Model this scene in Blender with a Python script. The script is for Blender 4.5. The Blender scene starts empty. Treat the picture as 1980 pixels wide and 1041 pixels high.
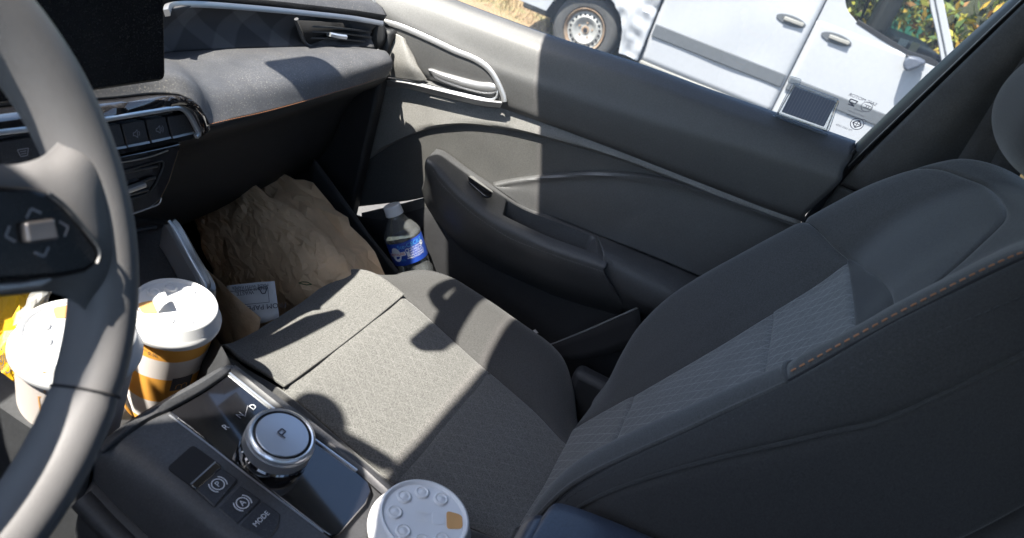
import bpy, bmesh, math, random
from mathutils import Vector, Matrix, noise
random.seed(11)
V = Vector
SC = bpy.context.scene
COL = SC.collection
# ------------------------------------------------------------------ camera
W0, H0, F0 = 1980.0, 1041.0, 1427.6          # photograph size and focal length in its pixels
CAM = V((-0.4244, -0.1728, 0.9592))
_yaw, _pit, _rol = (math.radians(a) for a in (13.338, -28.106, 19.671))
_d = V((math.cos(_pit)*math.cos(_yaw), math.cos(_pit)*math.sin(_yaw), math.sin(_pit)))
_r = _d.cross(V((0, 0, 1))).normalized()
_u = _r.cross(_d)
CR = _r*math.cos(_rol) + _u*math.sin(_rol)
CU = -_r*math.sin(_rol) + _u*math.cos(_rol)
CD = _d
cam = bpy.data.cameras.new('camera')
cam.sensor_width = 36.0
cam.lens = 36.0*F0/W0
cam.clip_start = 0.02
cam.clip_end = 600.0
cam.dof.use_dof = True
cam.dof.focus_distance = 1.0
cam.dof.aperture_fstop = 9.0
camo = bpy.data.objects.new('camera', cam)
COL.objects.link(camo)
m = Matrix.Identity(4)
for i in range(3):
    m[i][0], m[i][1], m[i][2], m[i][3] = CR[i], CU[i], -CD[i], CAM[i]
camo.matrix_world = m
SC.camera = camo
# ------------------------------------------------------------------ light
SUN = V((0.56, -0.335, -1.0)).normalized()      # the way the sun's rays travel
world = bpy.data.worlds.new('World')
SC.world = world
world.use_nodes = True
nt = world.node_tree
bg = nt.nodes['Background']
sky = nt.nodes.new('ShaderNodeTexSky')
sky.sky_type = 'NISHITA'
sky.sun_disc = False
sky.sun_elevation = math.asin(-SUN.z)
sky.sun_rotation = math.atan2(-SUN.x, -SUN.y)
sky.air_density = 1.0
sky.dust_density = 1.4
nt.links.new(sky.outputs[0], bg.inputs[0])
bg.inputs[1].default_value = 0.13
sl = bpy.data.lights.new('sun', 'SUN')
sl.energy = 5.0
sl.angle = math.radians(0.53)
sl.color = (1.0, 0.93, 0.84)
slo = bpy.data.objects.new('sun', sl)
COL.objects.link(slo)
slo.rotation_euler = SUN.to_track_quat('-Z', 'Y').to_euler()
slo.location = (-4, 2, 6)
SC.view_settings.view_transform = 'Standard'
SC.view_settings.look = 'None'
SC.view_settings.gamma = 1.0
SC.view_settings.exposure = 2.0
SC.view_settings.use_curve_mapping = False
HEADER_Y = 0.381
cy = SC.cycles
cy.use_denoising = True
cy.max_bounces = 10
cy.diffuse_bounces = 6
cy.glossy_bounces = 4
cy.transparent_max_bounces = 16
cy.transmission_bounces = 8
cy.caustics_reflective = False
cy.caustics_refractive = False
cy.sample_clamp_indirect = 4.0

# ------------------------------------------------------------------ helpers: points
def ray(px, py):
    return CD + CR*((px-W0/2)/F0) - CU*((py-H0/2)/F0)
def at(px, py, ax, val):
    """the point on the plane x|y|z = val that is seen at that place of the photograph"""
    v = ray(px, py); i = 'xyz'.index(ax)
    return CAM + v*((val-CAM[i])/v[i])
def on(px, py, p, n):
    v = ray(px, py)
    return CAM + v*((p-CAM).dot(n)/v.dot(n))
def X(x, *pts): return [at(a, b, 'x', x) for a, b in pts]
def Y(y, *pts): return [at(a, b, 'y', y) for a, b in pts]
def Z(z, *pts): return [at(a, b, 'z', z) for a, b in pts]
def lerp(a, b, t): return a + (b-a)*t
def ramp(ax, v0, v1, *pts):
    """as X / Y / Z with the plane moving from v0 at the first to v1 at the last point"""
    n = len(pts)-1
    return [at(a, b, ax, lerp(v0, v1, i/n)) for i, (a, b) in enumerate(pts)]
def crom(p, t):
    """Catmull-Rom through the points, t in 0..1 spread over the arc length of the control polygon"""
    n = len(p)
    if n == 1: return p[0].copy()
    L = [0.0]
    for i in range(n-1): L.append(L[-1] + max((p[i+1]-p[i]).length, 1e-9))
    s = min(max(t, 0.0), 1.0)*L[-1]
    i = 0
    while i < n-2 and s > L[i+1]: i += 1
    f = (s-L[i])/(L[i+1]-L[i])
    b, c = p[i], p[i+1]
    d1 = L[i+1]-L[i]
    m0 = (c-p[i-1])*(d1/(L[i+1]-L[i-1])) if i > 0 else (c-b)
    m1 = (p[i+2]-b)*(d1/(L[i+2]-L[i])) if i < n-2 else (c-b)
    f2, f3 = f*f, f*f*f
    return b*(2*f3-3*f2+1) + m0*(f3-2*f2+f) + c*(-2*f3+3*f2) + m1*(f3-f2)
def resample(p, n, smooth=True, ts=None):
    ts = ts or [i/(n-1) for i in range(n)]
    if smooth: return [crom(p, t) for t in ts]
    L = [0.0]
    for i in range(len(p)-1): L.append(L[-1] + (p[i+1]-p[i]).length)
    out = []
    for t in ts:
        s = t*L[-1]; i = 0
        while i < len(p)-2 and s > L[i+1]: i += 1
        out.append(p[i].lerp(p[i+1], (s-L[i])/max(L[i+1]-L[i], 1e-9)))
    return out
def interp(x, tab):
    if x <= tab[0][0]: return tab[0][1]
    for (a, b), (c, d) in zip(tab, tab[1:]):
        if x <= c:
            t = (x-a)/(c-a)
            return b + (d-b)*t
    return tab[-1][1]
def sinterp(x, tab):
    """smooth table look-up"""
    if x <= tab[0][0]: return tab[0][1]
    if x >= tab[-1][0]: return tab[-1][1]
    n = len(tab)
    for i in range(n-1):
        if x <= tab[i+1][0]:
            h = tab[i+1][0]-tab[i][0]; t = (x-tab[i][0])/h
            def sl_(j):
                if j == 0: return (tab[1][1]-tab[0][1])/(tab[1][0]-tab[0][0])
                if j == n-1: return (tab[-1][1]-tab[-2][1])/(tab[-1][0]-tab[-2][0])
                return (tab[j+1][1]-tab[j-1][1])/(tab[j+1][0]-tab[j-1][0])
            m0, m1 = sl_(i)*h, sl_(i+1)*h
            t2, t3 = t*t, t*t*t
            return tab[i][1]*(2*t3-3*t2+1)+m0*(t3-2*t2+t)+tab[i+1][1]*(3*t2-2*t3)+m1*(t3-t2)
# ------------------------------------------------------------------ helpers: objects
def thing(name, label, cat, loc, group=None):
    o = bpy.data.objects.new(name, None)
    COL.objects.link(o)
    o.location = loc
    o.empty_display_size = 0.05
    o['label'] = label; o['category'] = cat
    if group: o['group'] = group
    return o
def tag(o, label, cat, group=None):
    o['label'] = label; o['category'] = cat
    if group: o['group'] = group
    return o
def wloc(o):
    p = V(o.location)
    while o.parent:
        o = o.parent; p = p + V(o.location)
    return p
def obj(name, verts, faces, mat, parent=None, smooth=True, solid=0, bevel=0, bseg=2, sub=0, angle=40, soff=0.0, uv=None):
    """one mesh object, its origin in its middle"""
    lo = V((min(v[0] for v in verts), min(v[1] for v in verts), min(v[2] for v in verts)))
    hi = V((max(v[0] for v in verts), max(v[1] for v in verts), max(v[2] for v in verts)))
    c = (lo+hi)/2
    me = bpy.data.meshes.new(name)
    me.from_pydata([(v[0]-c[0], v[1]-c[1], v[2]-c[2]) for v in verts], [], faces)
    me.validate()
    if uv:
        ly = me.uv_layers.new(name='uv')
        for lp in me.loops: ly.data[lp.index].uv = uv[lp.vertex_index]
    o = bpy.data.objects.new(name, me)
    COL.objects.link(o)
    mats = mat if isinstance(mat, (list, tuple)) else [mat]
    for k in mats: me.materials.append(k)
    if parent is not None:
        o.parent = parent
        o.location = c - wloc(parent)
    else:
        o.location = c
    if solid:
        k = o.modifiers.new('solid', 'SOLIDIFY'); k.thickness = solid; k.offset = soff
    if bevel:
        k = o.modifiers.new('bevel', 'BEVEL'); k.width = bevel; k.segments = bseg; k.limit_method = 'ANGLE'
        k.angle_limit = math.radians(angle); k.harden_normals = False
    if sub:
        k = o.modifiers.new('sub', 'SUBSURF'); k.levels = sub; k.render_levels = sub
    if smooth:
        for f in me.polygons: f.use_smooth = True
        try: me.set_sharp_from_angle(angle=math.radians(angle if bevel == 0 else 60))
        except Exception: pass
    return o
def gridfaces(nr, nc, closeu=False, closev=False):
    F = []
    for i in range(nr if closev else nr-1):
        for j in range(nc if closeu else nc-1):
            a, b = i, (i+1) % nr; c, d = j, (j+1) % nc
            F.append((a*nc+c, a*nc+d, b*nc+d, b*nc+c))
    return F
def edgeden(n, k=0.6):
    """parameters 0..1, denser at both ends"""
    return [lerp(i/(n-1), 0.5-0.5*math.cos(math.pi*i/(n-1)), k) for i in range(n)]
def normals(G):
    nr, nc = len(G), len(G[0])
    N = [[None]*nc for _ in range(nr)]
    for i in range(nr):
        for j in range(nc):
            a = G[min(i+1, nr-1)][j]-G[max(i-1, 0)][j]
            b = G[i][min(j+1, nc-1)]-G[i][max(j-1, 0)]
            n = a.cross(b)
            n = n.normalized() if n.length > 1e-12 else V((0, 0, 0))
            N[i][j] = n
    c = G[nr//2][nc//2]; s = 1 if N[nr//2][nc//2].dot(CAM-c) > 0 else -1
    for i in range(nr):
        for j in range(nc): N[i][j] = N[i][j]*s
    return N
def puff(G, U, Vv, dip=0.0, w=0.1, bulge=0.0, sides=(1, 1, 1, 1), rough=0.0, rs=20.0):
    """push a grid of points out (bulge), in along its borders (dip) and about (rough); sides: v0 v1 u0 u1"""
    N = normals(G)
    out = []
    for i, v in enumerate(Vv):
        row = []
        for j, u in enumerate(U):
            e = 0.0
            for on_, dist in zip(sides, (v, 1-v, u, 1-u)):
                if on_ and dist < w: e = max(e, (1-dist/w)**2)
            h = bulge*(1-(2*v-1)**2)*(1-(2*u-1)**2) - dip*e
            if rough: h += rough*noise.noise(G[i][j]*rs)
            row.append(G[i][j]+N[i][j]*h)
        out.append(row)
    return out
def loft(name, curves, mat, parent=None, nu=40, nv=12, smoothv=True, smoothu=True, dip=0, w=0.12, bulge=0, sides=(1, 1, 1, 1), solid=0.004, angle=35, rough=0, rs=20, soff=0.0, bevel=0):
    U = edgeden(nu, 0.5); VV = edgeden(nv, 0.5)
    rows = [resample(c, nu, smoothu, U) for c in curves]
    G = []
    cols = [[r[j] for r in rows] for j in range(nu)]
    cols = [resample(c, nv, smoothv, VV) if len(c) > 1 else c for c in cols]
    G = [[cols[j][i] for j in range(nu)] for i in range(nv)]
    if dip or bulge or rough: G = puff(G, U, VV, dip, w, bulge, sides, rough, rs)
    verts = [p for r in G for p in r]
    return obj(name, verts, gridfaces(nv, nu), mat, parent, solid=solid, angle=angle, soff=soff, bevel=bevel)
def frames(path, closed=False, up=None):
    n = len(path); T = []
    for i in range(n):
        a = path[(i+1) % n] if (closed or i < n-1) else path[i]
        b = path[(i-1) % n] if (closed or i > 0) else path[i]
        T.append((a-b).normalized())
    ref = up or V((0, 0, 1))
    if abs(T[0].dot(ref)) > 0.95: ref = V((1, 0, 0))
    nrm = (ref - T[0]*ref.dot(T[0])).normalized()
    out = []
    for i in range(n):
        if up: nrm = (up - T[i]*up.dot(T[i])); nrm = nrm.normalized() if nrm.length > 1e-6 else out[-1][1]
        else: nrm = (nrm - T[i]*nrm.dot(T[i])).normalized()
        out.append((T[i], nrm, T[i].cross(nrm)))
    return out
def sweepv(path, prof, closed=False, up=None, scale=None):
    """sweep a closed 2-D profile (list of (a,b)) along a path; returns verts, faces"""
    fr = frames(path, closed, up); k = len(prof); v = []
    for i, p in enumerate(path):
        s = scale(i/(len(path)-1)) if scale else 1.0
        for a, b in prof: v.append(p + fr[i][1]*(a*s) + fr[i][2]*(b*s))
    f = gridfaces(len(path), k, closeu=True, closev=closed)
    if not closed:
        f.append(tuple(range(k-1, -1, -1))); f.append(tuple((len(path)-1)*k+i for i in range(k)))
    return v, f
def circ(r, n=8, ry=None):
    return [(r*math.cos(2*math.pi*i/n), (ry or r)*math.sin(2*math.pi*i/n)) for i in range(n)]
def tube(name, path, r, mat, parent=None, seg=8, n=0, closed=False, up=None, prof=None, scale=None, smooth=True):
    if n: path = resample(path, n, smooth)
    v, f = sweepv(path, prof or circ(r, seg), closed, up, scale)
    return obj(name, v, f, mat, parent, angle=50)
def prism(name, poly, nrm, thick, mat, parent=None, bevel=0, bseg=2, smooth=True):
    """a flat polygon of points, extruded by -nrm*thick"""
    n = len(poly); nrm = V(nrm).normalized()
    v = list(poly) + [p - nrm*thick for p in poly]
    f = [tuple(range(n)), tuple(range(2*n-1, n-1, -1))]
    for i in range(n):
        j = (i+1) % n; f.append((i, i+n, j+n, j))
    o = obj(name, v, f, mat, parent, smooth=smooth, bevel=bevel, bseg=bseg)
    fixn(o); return o
def fixn(o):
    bm = bmesh.new(); bm.from_mesh(o.data); bmesh.ops.recalc_face_normals(bm, faces=bm.faces); bm.to_mesh(o.data); bm.free()
def rounded(poly, r, seg=4):
    """round the corners of a flat polygon of Vectors"""
    n = len(poly); out = []
    for i in range(n):
        a, b, c = poly[i-1], poly[i], poly[(i+1) % n]
        k = min(r, (a-b).length*0.45, (c-b).length*0.45)
        p, q = b+(a-b).normalized()*k, b+(c-b).normalized()*k
        for s in range(seg+1):
            t = s/seg
            out.append(p*(1-t)**2 + b*2*t*(1-t) + q*t*t)
    return out
def boxo(name, lo, hi, mat, parent=None, bevel=0.003, bseg=2, rot=None, piv=None):
    v = [V((x, y, z)) for x in (lo[0], hi[0]) for y in (lo[1], hi[1]) for z in (lo[2], hi[2])]
    f = [(0, 1, 3, 2), (4, 6, 7, 5), (0, 4, 5, 1), (2, 3, 7, 6), (0, 2, 6, 4), (1, 5, 7, 3)]
    if rot is not None:
        c = piv or (V(lo)+V(hi))/2
        v = [c + rot @ (p-c) for p in v]
    return obj(name, v, f, mat, parent, bevel=bevel, bseg=bseg)
def lathe(name, prof, base, axis, mat, parent=None, seg=48, ref=None, caps=(True, True), angle=35, wob=None):
    """prof: list of (radius, height) along axis from base"""
    axis = V(axis).normalized()
    e1 = ref or (V((1, 0, 0)) if abs(axis.x) < 0.9 else V((0, 1, 0))); e1 = (e1 - axis*e1.dot(axis)).normalized(); e2 = axis.cross(e1)
    v = []
    for k, (r, h) in enumerate(prof):
        for i in range(seg):
            a = 2*math.pi*i/seg
            rr = r*(wob(a, k) if wob else 1)
            v.append(base + axis*h + (e1*math.cos(a)+e2*math.sin(a))*rr)
    f = gridfaces(len(prof), seg, closeu=True)
    if caps[0]: f.append(tuple(range(seg-1, -1, -1)))
    if caps[1]: f.append(tuple((len(prof)-1)*seg+i for i in range(seg)))
    o = obj(name, v, f, mat, parent, angle=angle)
    fixn(o); return o
def textmesh(body, size):
    cu = bpy.data.curves.new('t', 'FONT'); cu.body = body; cu.size = size
    cu.align_x = 'CENTER'; cu.align_y = 'CENTER'; cu.resolution_u = 3
    o = bpy.data.objects.new('t', cu); COL.objects.link(o)
    dg = bpy.context.evaluated_depsgraph_get()
    me = bpy.data.meshes.new_from_object(o.evaluated_get(dg))
    vs = [V(v.co) for v in me.vertices]; fs = [tuple(p.vertices) for p in me.polygons]
    bpy.data.objects.remove(o); bpy.data.curves.remove(cu); bpy.data.meshes.remove(me)
    return vs, fs
def lettering(name, body, size, mp, mat, parent, extra=None):
    """flat print: mp(x, y) places a point of the text"""
    vs, fs = textmesh(body, size)
    if extra:
        for evs, efs in extra:
            k = len(vs); vs = vs + [V((p[0], p[1], 0)) for p in evs]; fs = fs + [tuple(i+k for i in f) for f in efs]
    return obj(name, [mp(p.x, p.y) for p in vs], fs, mat, parent, smooth=False)
def ring2(cx, cy, r, w, n=20, a0=0, a1=2*math.pi):
    """a flat ring or arc as points and faces for lettering(extra=)"""
    v = []; f = []
    full = abs(a1-a0-2*math.pi) < 1e-6
    for i in range(n+1):
        a = a0+(a1-a0)*i/n
        v += [(cx+(r-w/2)*math.cos(a), cy+(r-w/2)*math.sin(a)), (cx+(r+w/2)*math.cos(a), cy+(r+w/2)*math.sin(a))]
    for i in range(n): f.append((2*i, 2*i+1, 2*i+3, 2*i+2))
    return v, f
def line2(pts, w):
    v = []; f = []
    for (a, b) in zip(pts, pts[1:]):
        d = V((b[0]-a[0], b[1]-a[1])); d.normalize(); n = V((-d.y, d.x))*w/2; k = len(v)
        v += [(a[0]+n.x, a[1]+n.y), (b[0]+n.x, b[1]+n.y), (b[0]-n.x, b[1]-n.y), (a[0]-n.x, a[1]-n.y)]
        f.append((k, k+1, k+2, k+3))
    return v, f
def stitches(name, path, mat, parent, step=0.0055, r=0.0006, up=None, lift=0.0005):
    """a row of short raised threads along a path"""
    L = sum((b-a).length for a, b in zip(path, path[1:]))
    n = max(4, int(L/step)); pts = resample(path, n*2, True)
    v = []; f = []
    for i in range(n):
        a, b = pts[2*i], pts[2*i+1]
        b = a.lerp(b, 1.15)
        if up: a = a+up*lift; b = b+up*lift
        vv, ff = sweepv([a, a.lerp(b, 0.5)+(up or V((0, 0, 1)))*r*0.6, b], circ(r, 5))
        k = len(v); v += vv; f += [tuple(q+k for q in g) for g in ff]
    return obj(name, v, f, mat, parent)
# ------------------------------------------------------------------ materials (procedural)
def nodes(name):
    k = bpy.data.materials.new(name); k.use_nodes = True
    t = k.node_tree; b = t.nodes['Principled BSDF']
    return k, t, b
def coord(t, scale=1.0, kind='Object'):
    c = t.nodes.new('ShaderNodeTexCoord')
    mp = t.nodes.new('ShaderNodeMapping'); mp.inputs['Scale'].default_value = (scale, scale, scale) if not isinstance(scale, tuple) else scale
    t.links.new(c.outputs[kind], mp.inputs[0]); return mp.outputs[0]
def noise_n(t, vec, scale, detail=3.0, rough=0.55):
    n = t.nodes.new('ShaderNodeTexNoise'); n.inputs['Scale'].default_value = scale
    n.inputs['Detail'].default_value = detail; n.inputs['Roughness'].default_value = rough
    t.links.new(vec, n.inputs['Vector']); return n.outputs['Fac']
def rampn(t, fac, stops):
    r = t.nodes.new('ShaderNodeValToRGB'); e = r.color_ramp.elements
    while len(e) < len(stops): e.new(0.5)
    for k, (p, c) in enumerate(stops):
        e[k].position = p; e[k].color = (c[0], c[1], c[2], 1) if isinstance(c, tuple) else (c, c, c, 1)
    t.links.new(fac, r.inputs[0]); return r.outputs[0]
def mixc(t, fac, a, b, mode='MIX'):
    m_ = t.nodes.new('ShaderNodeMix'); m_.data_type = 'RGBA'; m_.blend_type = mode
    for sock, val in ((m_.inputs[0], fac), (m_.inputs[6], a), (m_.inputs[7], b)):
        if hasattr(val, 'is_output'): t.links.new(val, sock)
        elif isinstance(val, tuple): sock.default_value = (val[0], val[1], val[2], 1)
        else: sock.default_value = val
    return m_.outputs[2]
def mathn(t, op, a, b=0.0):
    n = t.nodes.new('ShaderNodeMath'); n.operation = op
    for s, v_ in ((n.inputs[0], a), (n.inputs[1], b)):
        if hasattr(v_, 'is_output'): t.links.new(v_, s)
        else: s.default_value = v_
    return n.outputs[0]
def bumpn(t, b, h, strength, dist=0.001, prev=None):
    n = t.nodes.new('ShaderNodeBump'); n.inputs['Strength'].default_value = strength; n.inputs['Distance'].default_value = dist
    t.links.new(h, n.inputs['Height'])
    if prev is not None: t.links.new(prev, n.inputs['Normal'])
    t.links.new(n.outputs[0], b.inputs['Normal']); return n.outputs[0]
def simple(name, col, rough=0.5, metal=0.0, coat=0.0, grain=0.0, gscale=900, var=0.12, spec=0.5, dust=0.0, dscale=500, fine=True):
    """colour with a little mottling, leather-like grain and, where asked, dust specks"""
    k, t, b = nodes(name)
    vec = coord(t)
    n1 = noise_n(t, vec, 35, 4)
    lo = tuple(c*(1-var) for c in col); hi = tuple(c*(1+var) for c in col)
    c = rampn(t, n1, [(0.3, lo), (0.7, hi)])
    if grain and fine:
        g2 = noise_n(t, vec, 430, 2.0, 0.7); g3 = noise_n(t, vec, 5, 5, 0.6)
        c = mixc(t, 1.0, c, rampn(t, g2, [(0.30, 0.80), (0.70, 1.20)]), 'MULTIPLY')
        c = mixc(t, 1.0, c, rampn(t, g3, [(0.3, 0.88), (0.7, 1.12)]), 'MULTIPLY')
    if dust:
        d1 = noise_n(t, vec, dscale, 1.0, 0.4)
        d2 = noise_n(t, vec, 14, 3)
        dm = mathn(t, 'MULTIPLY', rampn(t, d1, [(0.60, 0.0), (0.72, 1.0)]), rampn(t, d2, [(0.35, 0.15), (0.65, 1.0)]))
        c = mixc(t, mathn(t, 'MULTIPLY', dm, dust), c, (0.32, 0.30, 0.26))
        film = mathn(t, 'MULTIPLY', rampn(t, d2, [(0.3, 0.2), (0.7, 1.0)]), dust*0.12)
        c = mixc(t, film, c, (0.35, 0.32, 0.28))
    t.links.new(c, b.inputs['Base Color'])
    b.inputs['Roughness'].default_value = rough
    b.inputs['Metallic'].default_value = metal
    b.inputs['Specular IOR Level'].default_value = spec
    if coat:
        b.inputs['Coat Weight'].default_value = coat; b.inputs['Coat Roughness'].default_value = 0.03
        if col[0] < 0.02: b.inputs['Coat IOR'].default_value = 1.75
    if grain:
        g = noise_n(t, vec, gscale, 2.0, 0.6)
        bumpn(t, b, g, grain, 0.0006)
    return k
M = {}
M['door_grey'] = simple('door_grey', (0.060, 0.060, 0.061), 0.58, grain=0.25, gscale=1600, var=0.06, spec=1.0, dust=0.10, dscale=900)
M['door_mid'] = simple('door_mid', (0.185, 0.18, 0.172), 0.55, spec=0.8, grain=0.3, gscale=1600, var=0.05, dust=0.10, dscale=900)
M['door_dark'] = simple('door_dark', (0.062, 0.062, 0.063), 0.48, spec=0.9, grain=0.3, gscale=1400, var=0.08, dust=0.10, dscale=900)
M['door_insert'] = simple('door_insert', (0.062, 0.061, 0.059), 0.50, spec=0.8, grain=0.3, gscale=1500, var=0.07, dust=0.10, dscale=900)
M['armrest'] = simple('armrest', (0.052, 0.053, 0.056), 0.5, grain=0.3, gscale=1300, var=0.08, dust=0.10, dscale=900)
M['black'] = simple('black', (0.020, 0.020, 0.022), 0.6, grain=0.25, gscale=1200)
M['lower'] = simple('lower', (0.030, 0.031, 0.033), 0.65, grain=0.3, gscale=1200)
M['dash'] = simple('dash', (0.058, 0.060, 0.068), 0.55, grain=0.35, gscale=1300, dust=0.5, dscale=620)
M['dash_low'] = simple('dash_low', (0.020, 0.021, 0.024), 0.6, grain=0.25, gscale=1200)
M['gloss'] = simple('gloss', (0.006, 0.006, 0.008), 0.05, coat=1.0, var=0.0, spec=0.6)
M['gloss_dusty'] = simple('gloss_dusty', (0.008, 0.008, 0.011), 0.09, coat=0.8, var=0.0, spec=0.6, dust=0.22, dscale=900)
M['panel_gloss'] = simple('panel_gloss', (0.006, 0.006, 0.008), 0.06, coat=1.0, var=0.0, spec=0.6, dust=0.05, dscale=1100)
M['screen'] = simple('screen', (0.006, 0.006, 0.007), 0.16, var=0.0, spec=0.45, dust=0.12, dscale=700)
M['chrome'] = simple('chrome', (0.72, 0.74, 0.77), 0.28, metal=0.75, var=0.02)
M['satin'] = simple('satin', (0.44, 0.44, 0.45), 0.38, metal=0.7, var=0.03)
M['pad_black'] = simple('pad_black', (0.008, 0.008, 0.009), 0.22, var=0.0, spec=0.35, dust=0.06, dscale=700)
M['satin_paint'] = simple('satin_paint', (0.30, 0.31, 0.32), 0.38, metal=0.6, var=0.03)
M['button'] = simple('button', (0.022, 0.022, 0.026), 0.5, grain=0.1, dust=0.16, dscale=800)
M['print'] = simple('print', (0.62, 0.63, 0.65), 0.6, var=0.0)
M['print_dim'] = simple('print_dim', (0.22, 0.22, 0.24), 0.6, var=0.0)
M['ink'] = simple('ink', (0.06, 0.06, 0.08), 0.6, var=0.0)
M['ink_blue'] = simple('ink_blue', (0.09, 0.10, 0.17), 0.6, var=0.0)
M['orange_thread'] = simple('orange_thread', (0.34, 0.15, 0.07), 0.7, var=0.1)
M['dark_thread'] = simple('dark_thread', (0.035, 0.034, 0.036), 0.8)
M['grey_thread'] = simple('grey_thread', (0.11, 0.11, 0.11), 0.8)
M['grey_seam'] = simple('grey_seam', (0.085, 0.084, 0.08), 0.9)
M['seam'] = simple('seam', (0.012, 0.012, 0.014), 0.9)
M['console'] = simple('console', (0.050, 0.051, 0.056), 0.5, grain=0.3, gscale=1300, dust=0.10, dscale=800)
M['console_lit'] = M['console']
M['console_side'] = simple('console_side', (0.030, 0.031, 0.034), 0.55, grain=0.3, gscale=1300)
M['wheel'] = simple('wheel', (0.125, 0.123, 0.124), 0.5, fine=False, grain=0.4, gscale=1500, var=0.06)
M['arm_leather'] = simple('arm_leather', (0.045, 0.055, 0.08), 0.32, grain=0.25, gscale=900)  # blue sky reflection put into the leather colour
M['pillar'] = simple('pillar', (0.055, 0.056, 0.058), 0.6, grain=0.3, gscale=1300, dust=0.10, dscale=900)
M['frame_black'] = simple('frame_black', (0.035, 0.038, 0.042), 0.4, grain=0.1)
M['belt'] = simple('belt', (0.045, 0.045, 0.046), 0.7, grain=0.5, gscale=900)
M['carpet'] = simple('carpet', (0.016, 0.016, 0.018), 0.95, grain=1.0, gscale=500)
M['headliner'] = simple('headliner', (0.45, 0.45, 0.44), 0.9, grain=0.5, gscale=900)
M['paint_dark'] = simple('paint_dark', (0.06, 0.065, 0.075), 0.3, coat=0.8)
M['white_plastic'] = simple('white_plastic', (0.70, 0.70, 0.71), 0.36, var=0.03)
M['lid'] = M['white_plastic']
M['tan'] = simple('tan', (0.62, 0.33, 0.12), 0.6, var=0.06)
M['paper_white'] = simple('paper_white', (0.72, 0.72, 0.72), 0.8, var=0.04)
M['cap'] = simple('cap', (0.86, 0.88, 0.92), 0.4, var=0.02)

def fabric(name, dark, light, pattern=0.0, warm=(1.0, 0.98, 0.94), pscale=19.0, scale=1150):
    """melange cloth: light and dark threads, with a faint diagonal quilting"""
    k, t, b = nodes(name)
    vec = coord(t)
    a = noise_n(t, vec, scale, 2.0, 0.7)
    a2 = noise_n(t, vec, scale*0.42, 2.0, 0.6)
    big = noise_n(t, vec, 9, 3)
    f = mathn(t, 'ADD', mathn(t, 'MULTIPLY', a, 0.65), mathn(t, 'MULTIPLY', a2, 0.35))
    c = rampn(t, f, [(0.36, tuple(dark*w for w in warm)), (0.62, tuple(light*w for w in warm))])
    c = mixc(t, mathn(t, 'MULTIPLY', big, 0.22), c, tuple(dark*w for w in warm))
    prev = None
    if pattern:
        tot = None
        for ang in (32, -32):
            mp = t.nodes.new('ShaderNodeMapping'); mp.inputs['Rotation'].default_value = (0, 0, math.radians(ang))
            cc = t.nodes.new('ShaderNodeTexCoord'); t.links.new(cc.outputs['UV'], mp.inputs[0])
            wv = t.nodes.new('ShaderNodeTexWave'); wv.wave_type = 'BANDS'; wv.bands_direction = 'X'
            wv.inputs['Scale'].default_value = pscale; wv.inputs['Distortion'].default_value = 0.0
            t.links.new(mp.outputs[0], wv.inputs['Vector'])
            l = rampn(t, wv.outputs['Fac'], [(0.975, 0.0), (0.995, 1.0)])
            tot = l if tot is None else mathn(t, 'MAXIMUM', tot, l)
        gap = noise_n(t, vec, 26, 2)
        lines = mathn(t, 'MULTIPLY', tot, rampn(t, gap, [(0.22, 0.15), (0.55, 1.0)]))
        c = mixc(t, mathn(t, 'MULTIPLY', lines, pattern), c, tuple(light*1.9*w for w in warm))
    t.links.new(c, b.inputs['Base Color'])
    b.inputs['Roughness'].default_value = 0.92
    b.inputs['Specular IOR Level'].default_value = 0.2
    b.inputs['Sheen Weight'].default_value = 0.25
    b.inputs['Sheen Roughness'].default_value = 0.4
    bumpn(t, b, f, 0.55, 0.0007)
    return k
M['seat_grey'] = fabric('seat_grey', 0.065, 0.215, pattern=0.0)
M['seat_grey_p'] = fabric('seat_grey_p', 0.065, 0.215, pattern=0.10)
M['seat_back_p'] = fabric('seat_back_p', 0.070, 0.200, pattern=0.42)
M['seat_black'] = fabric('seat_black', 0.042, 0.086, warm=(1.0, 0.98, 0.97), scale=1200)
M['seat_side'] = fabric('seat_side', 0.027, 0.050, warm=(1.0, 0.98, 0.98), scale=1300)

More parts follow.
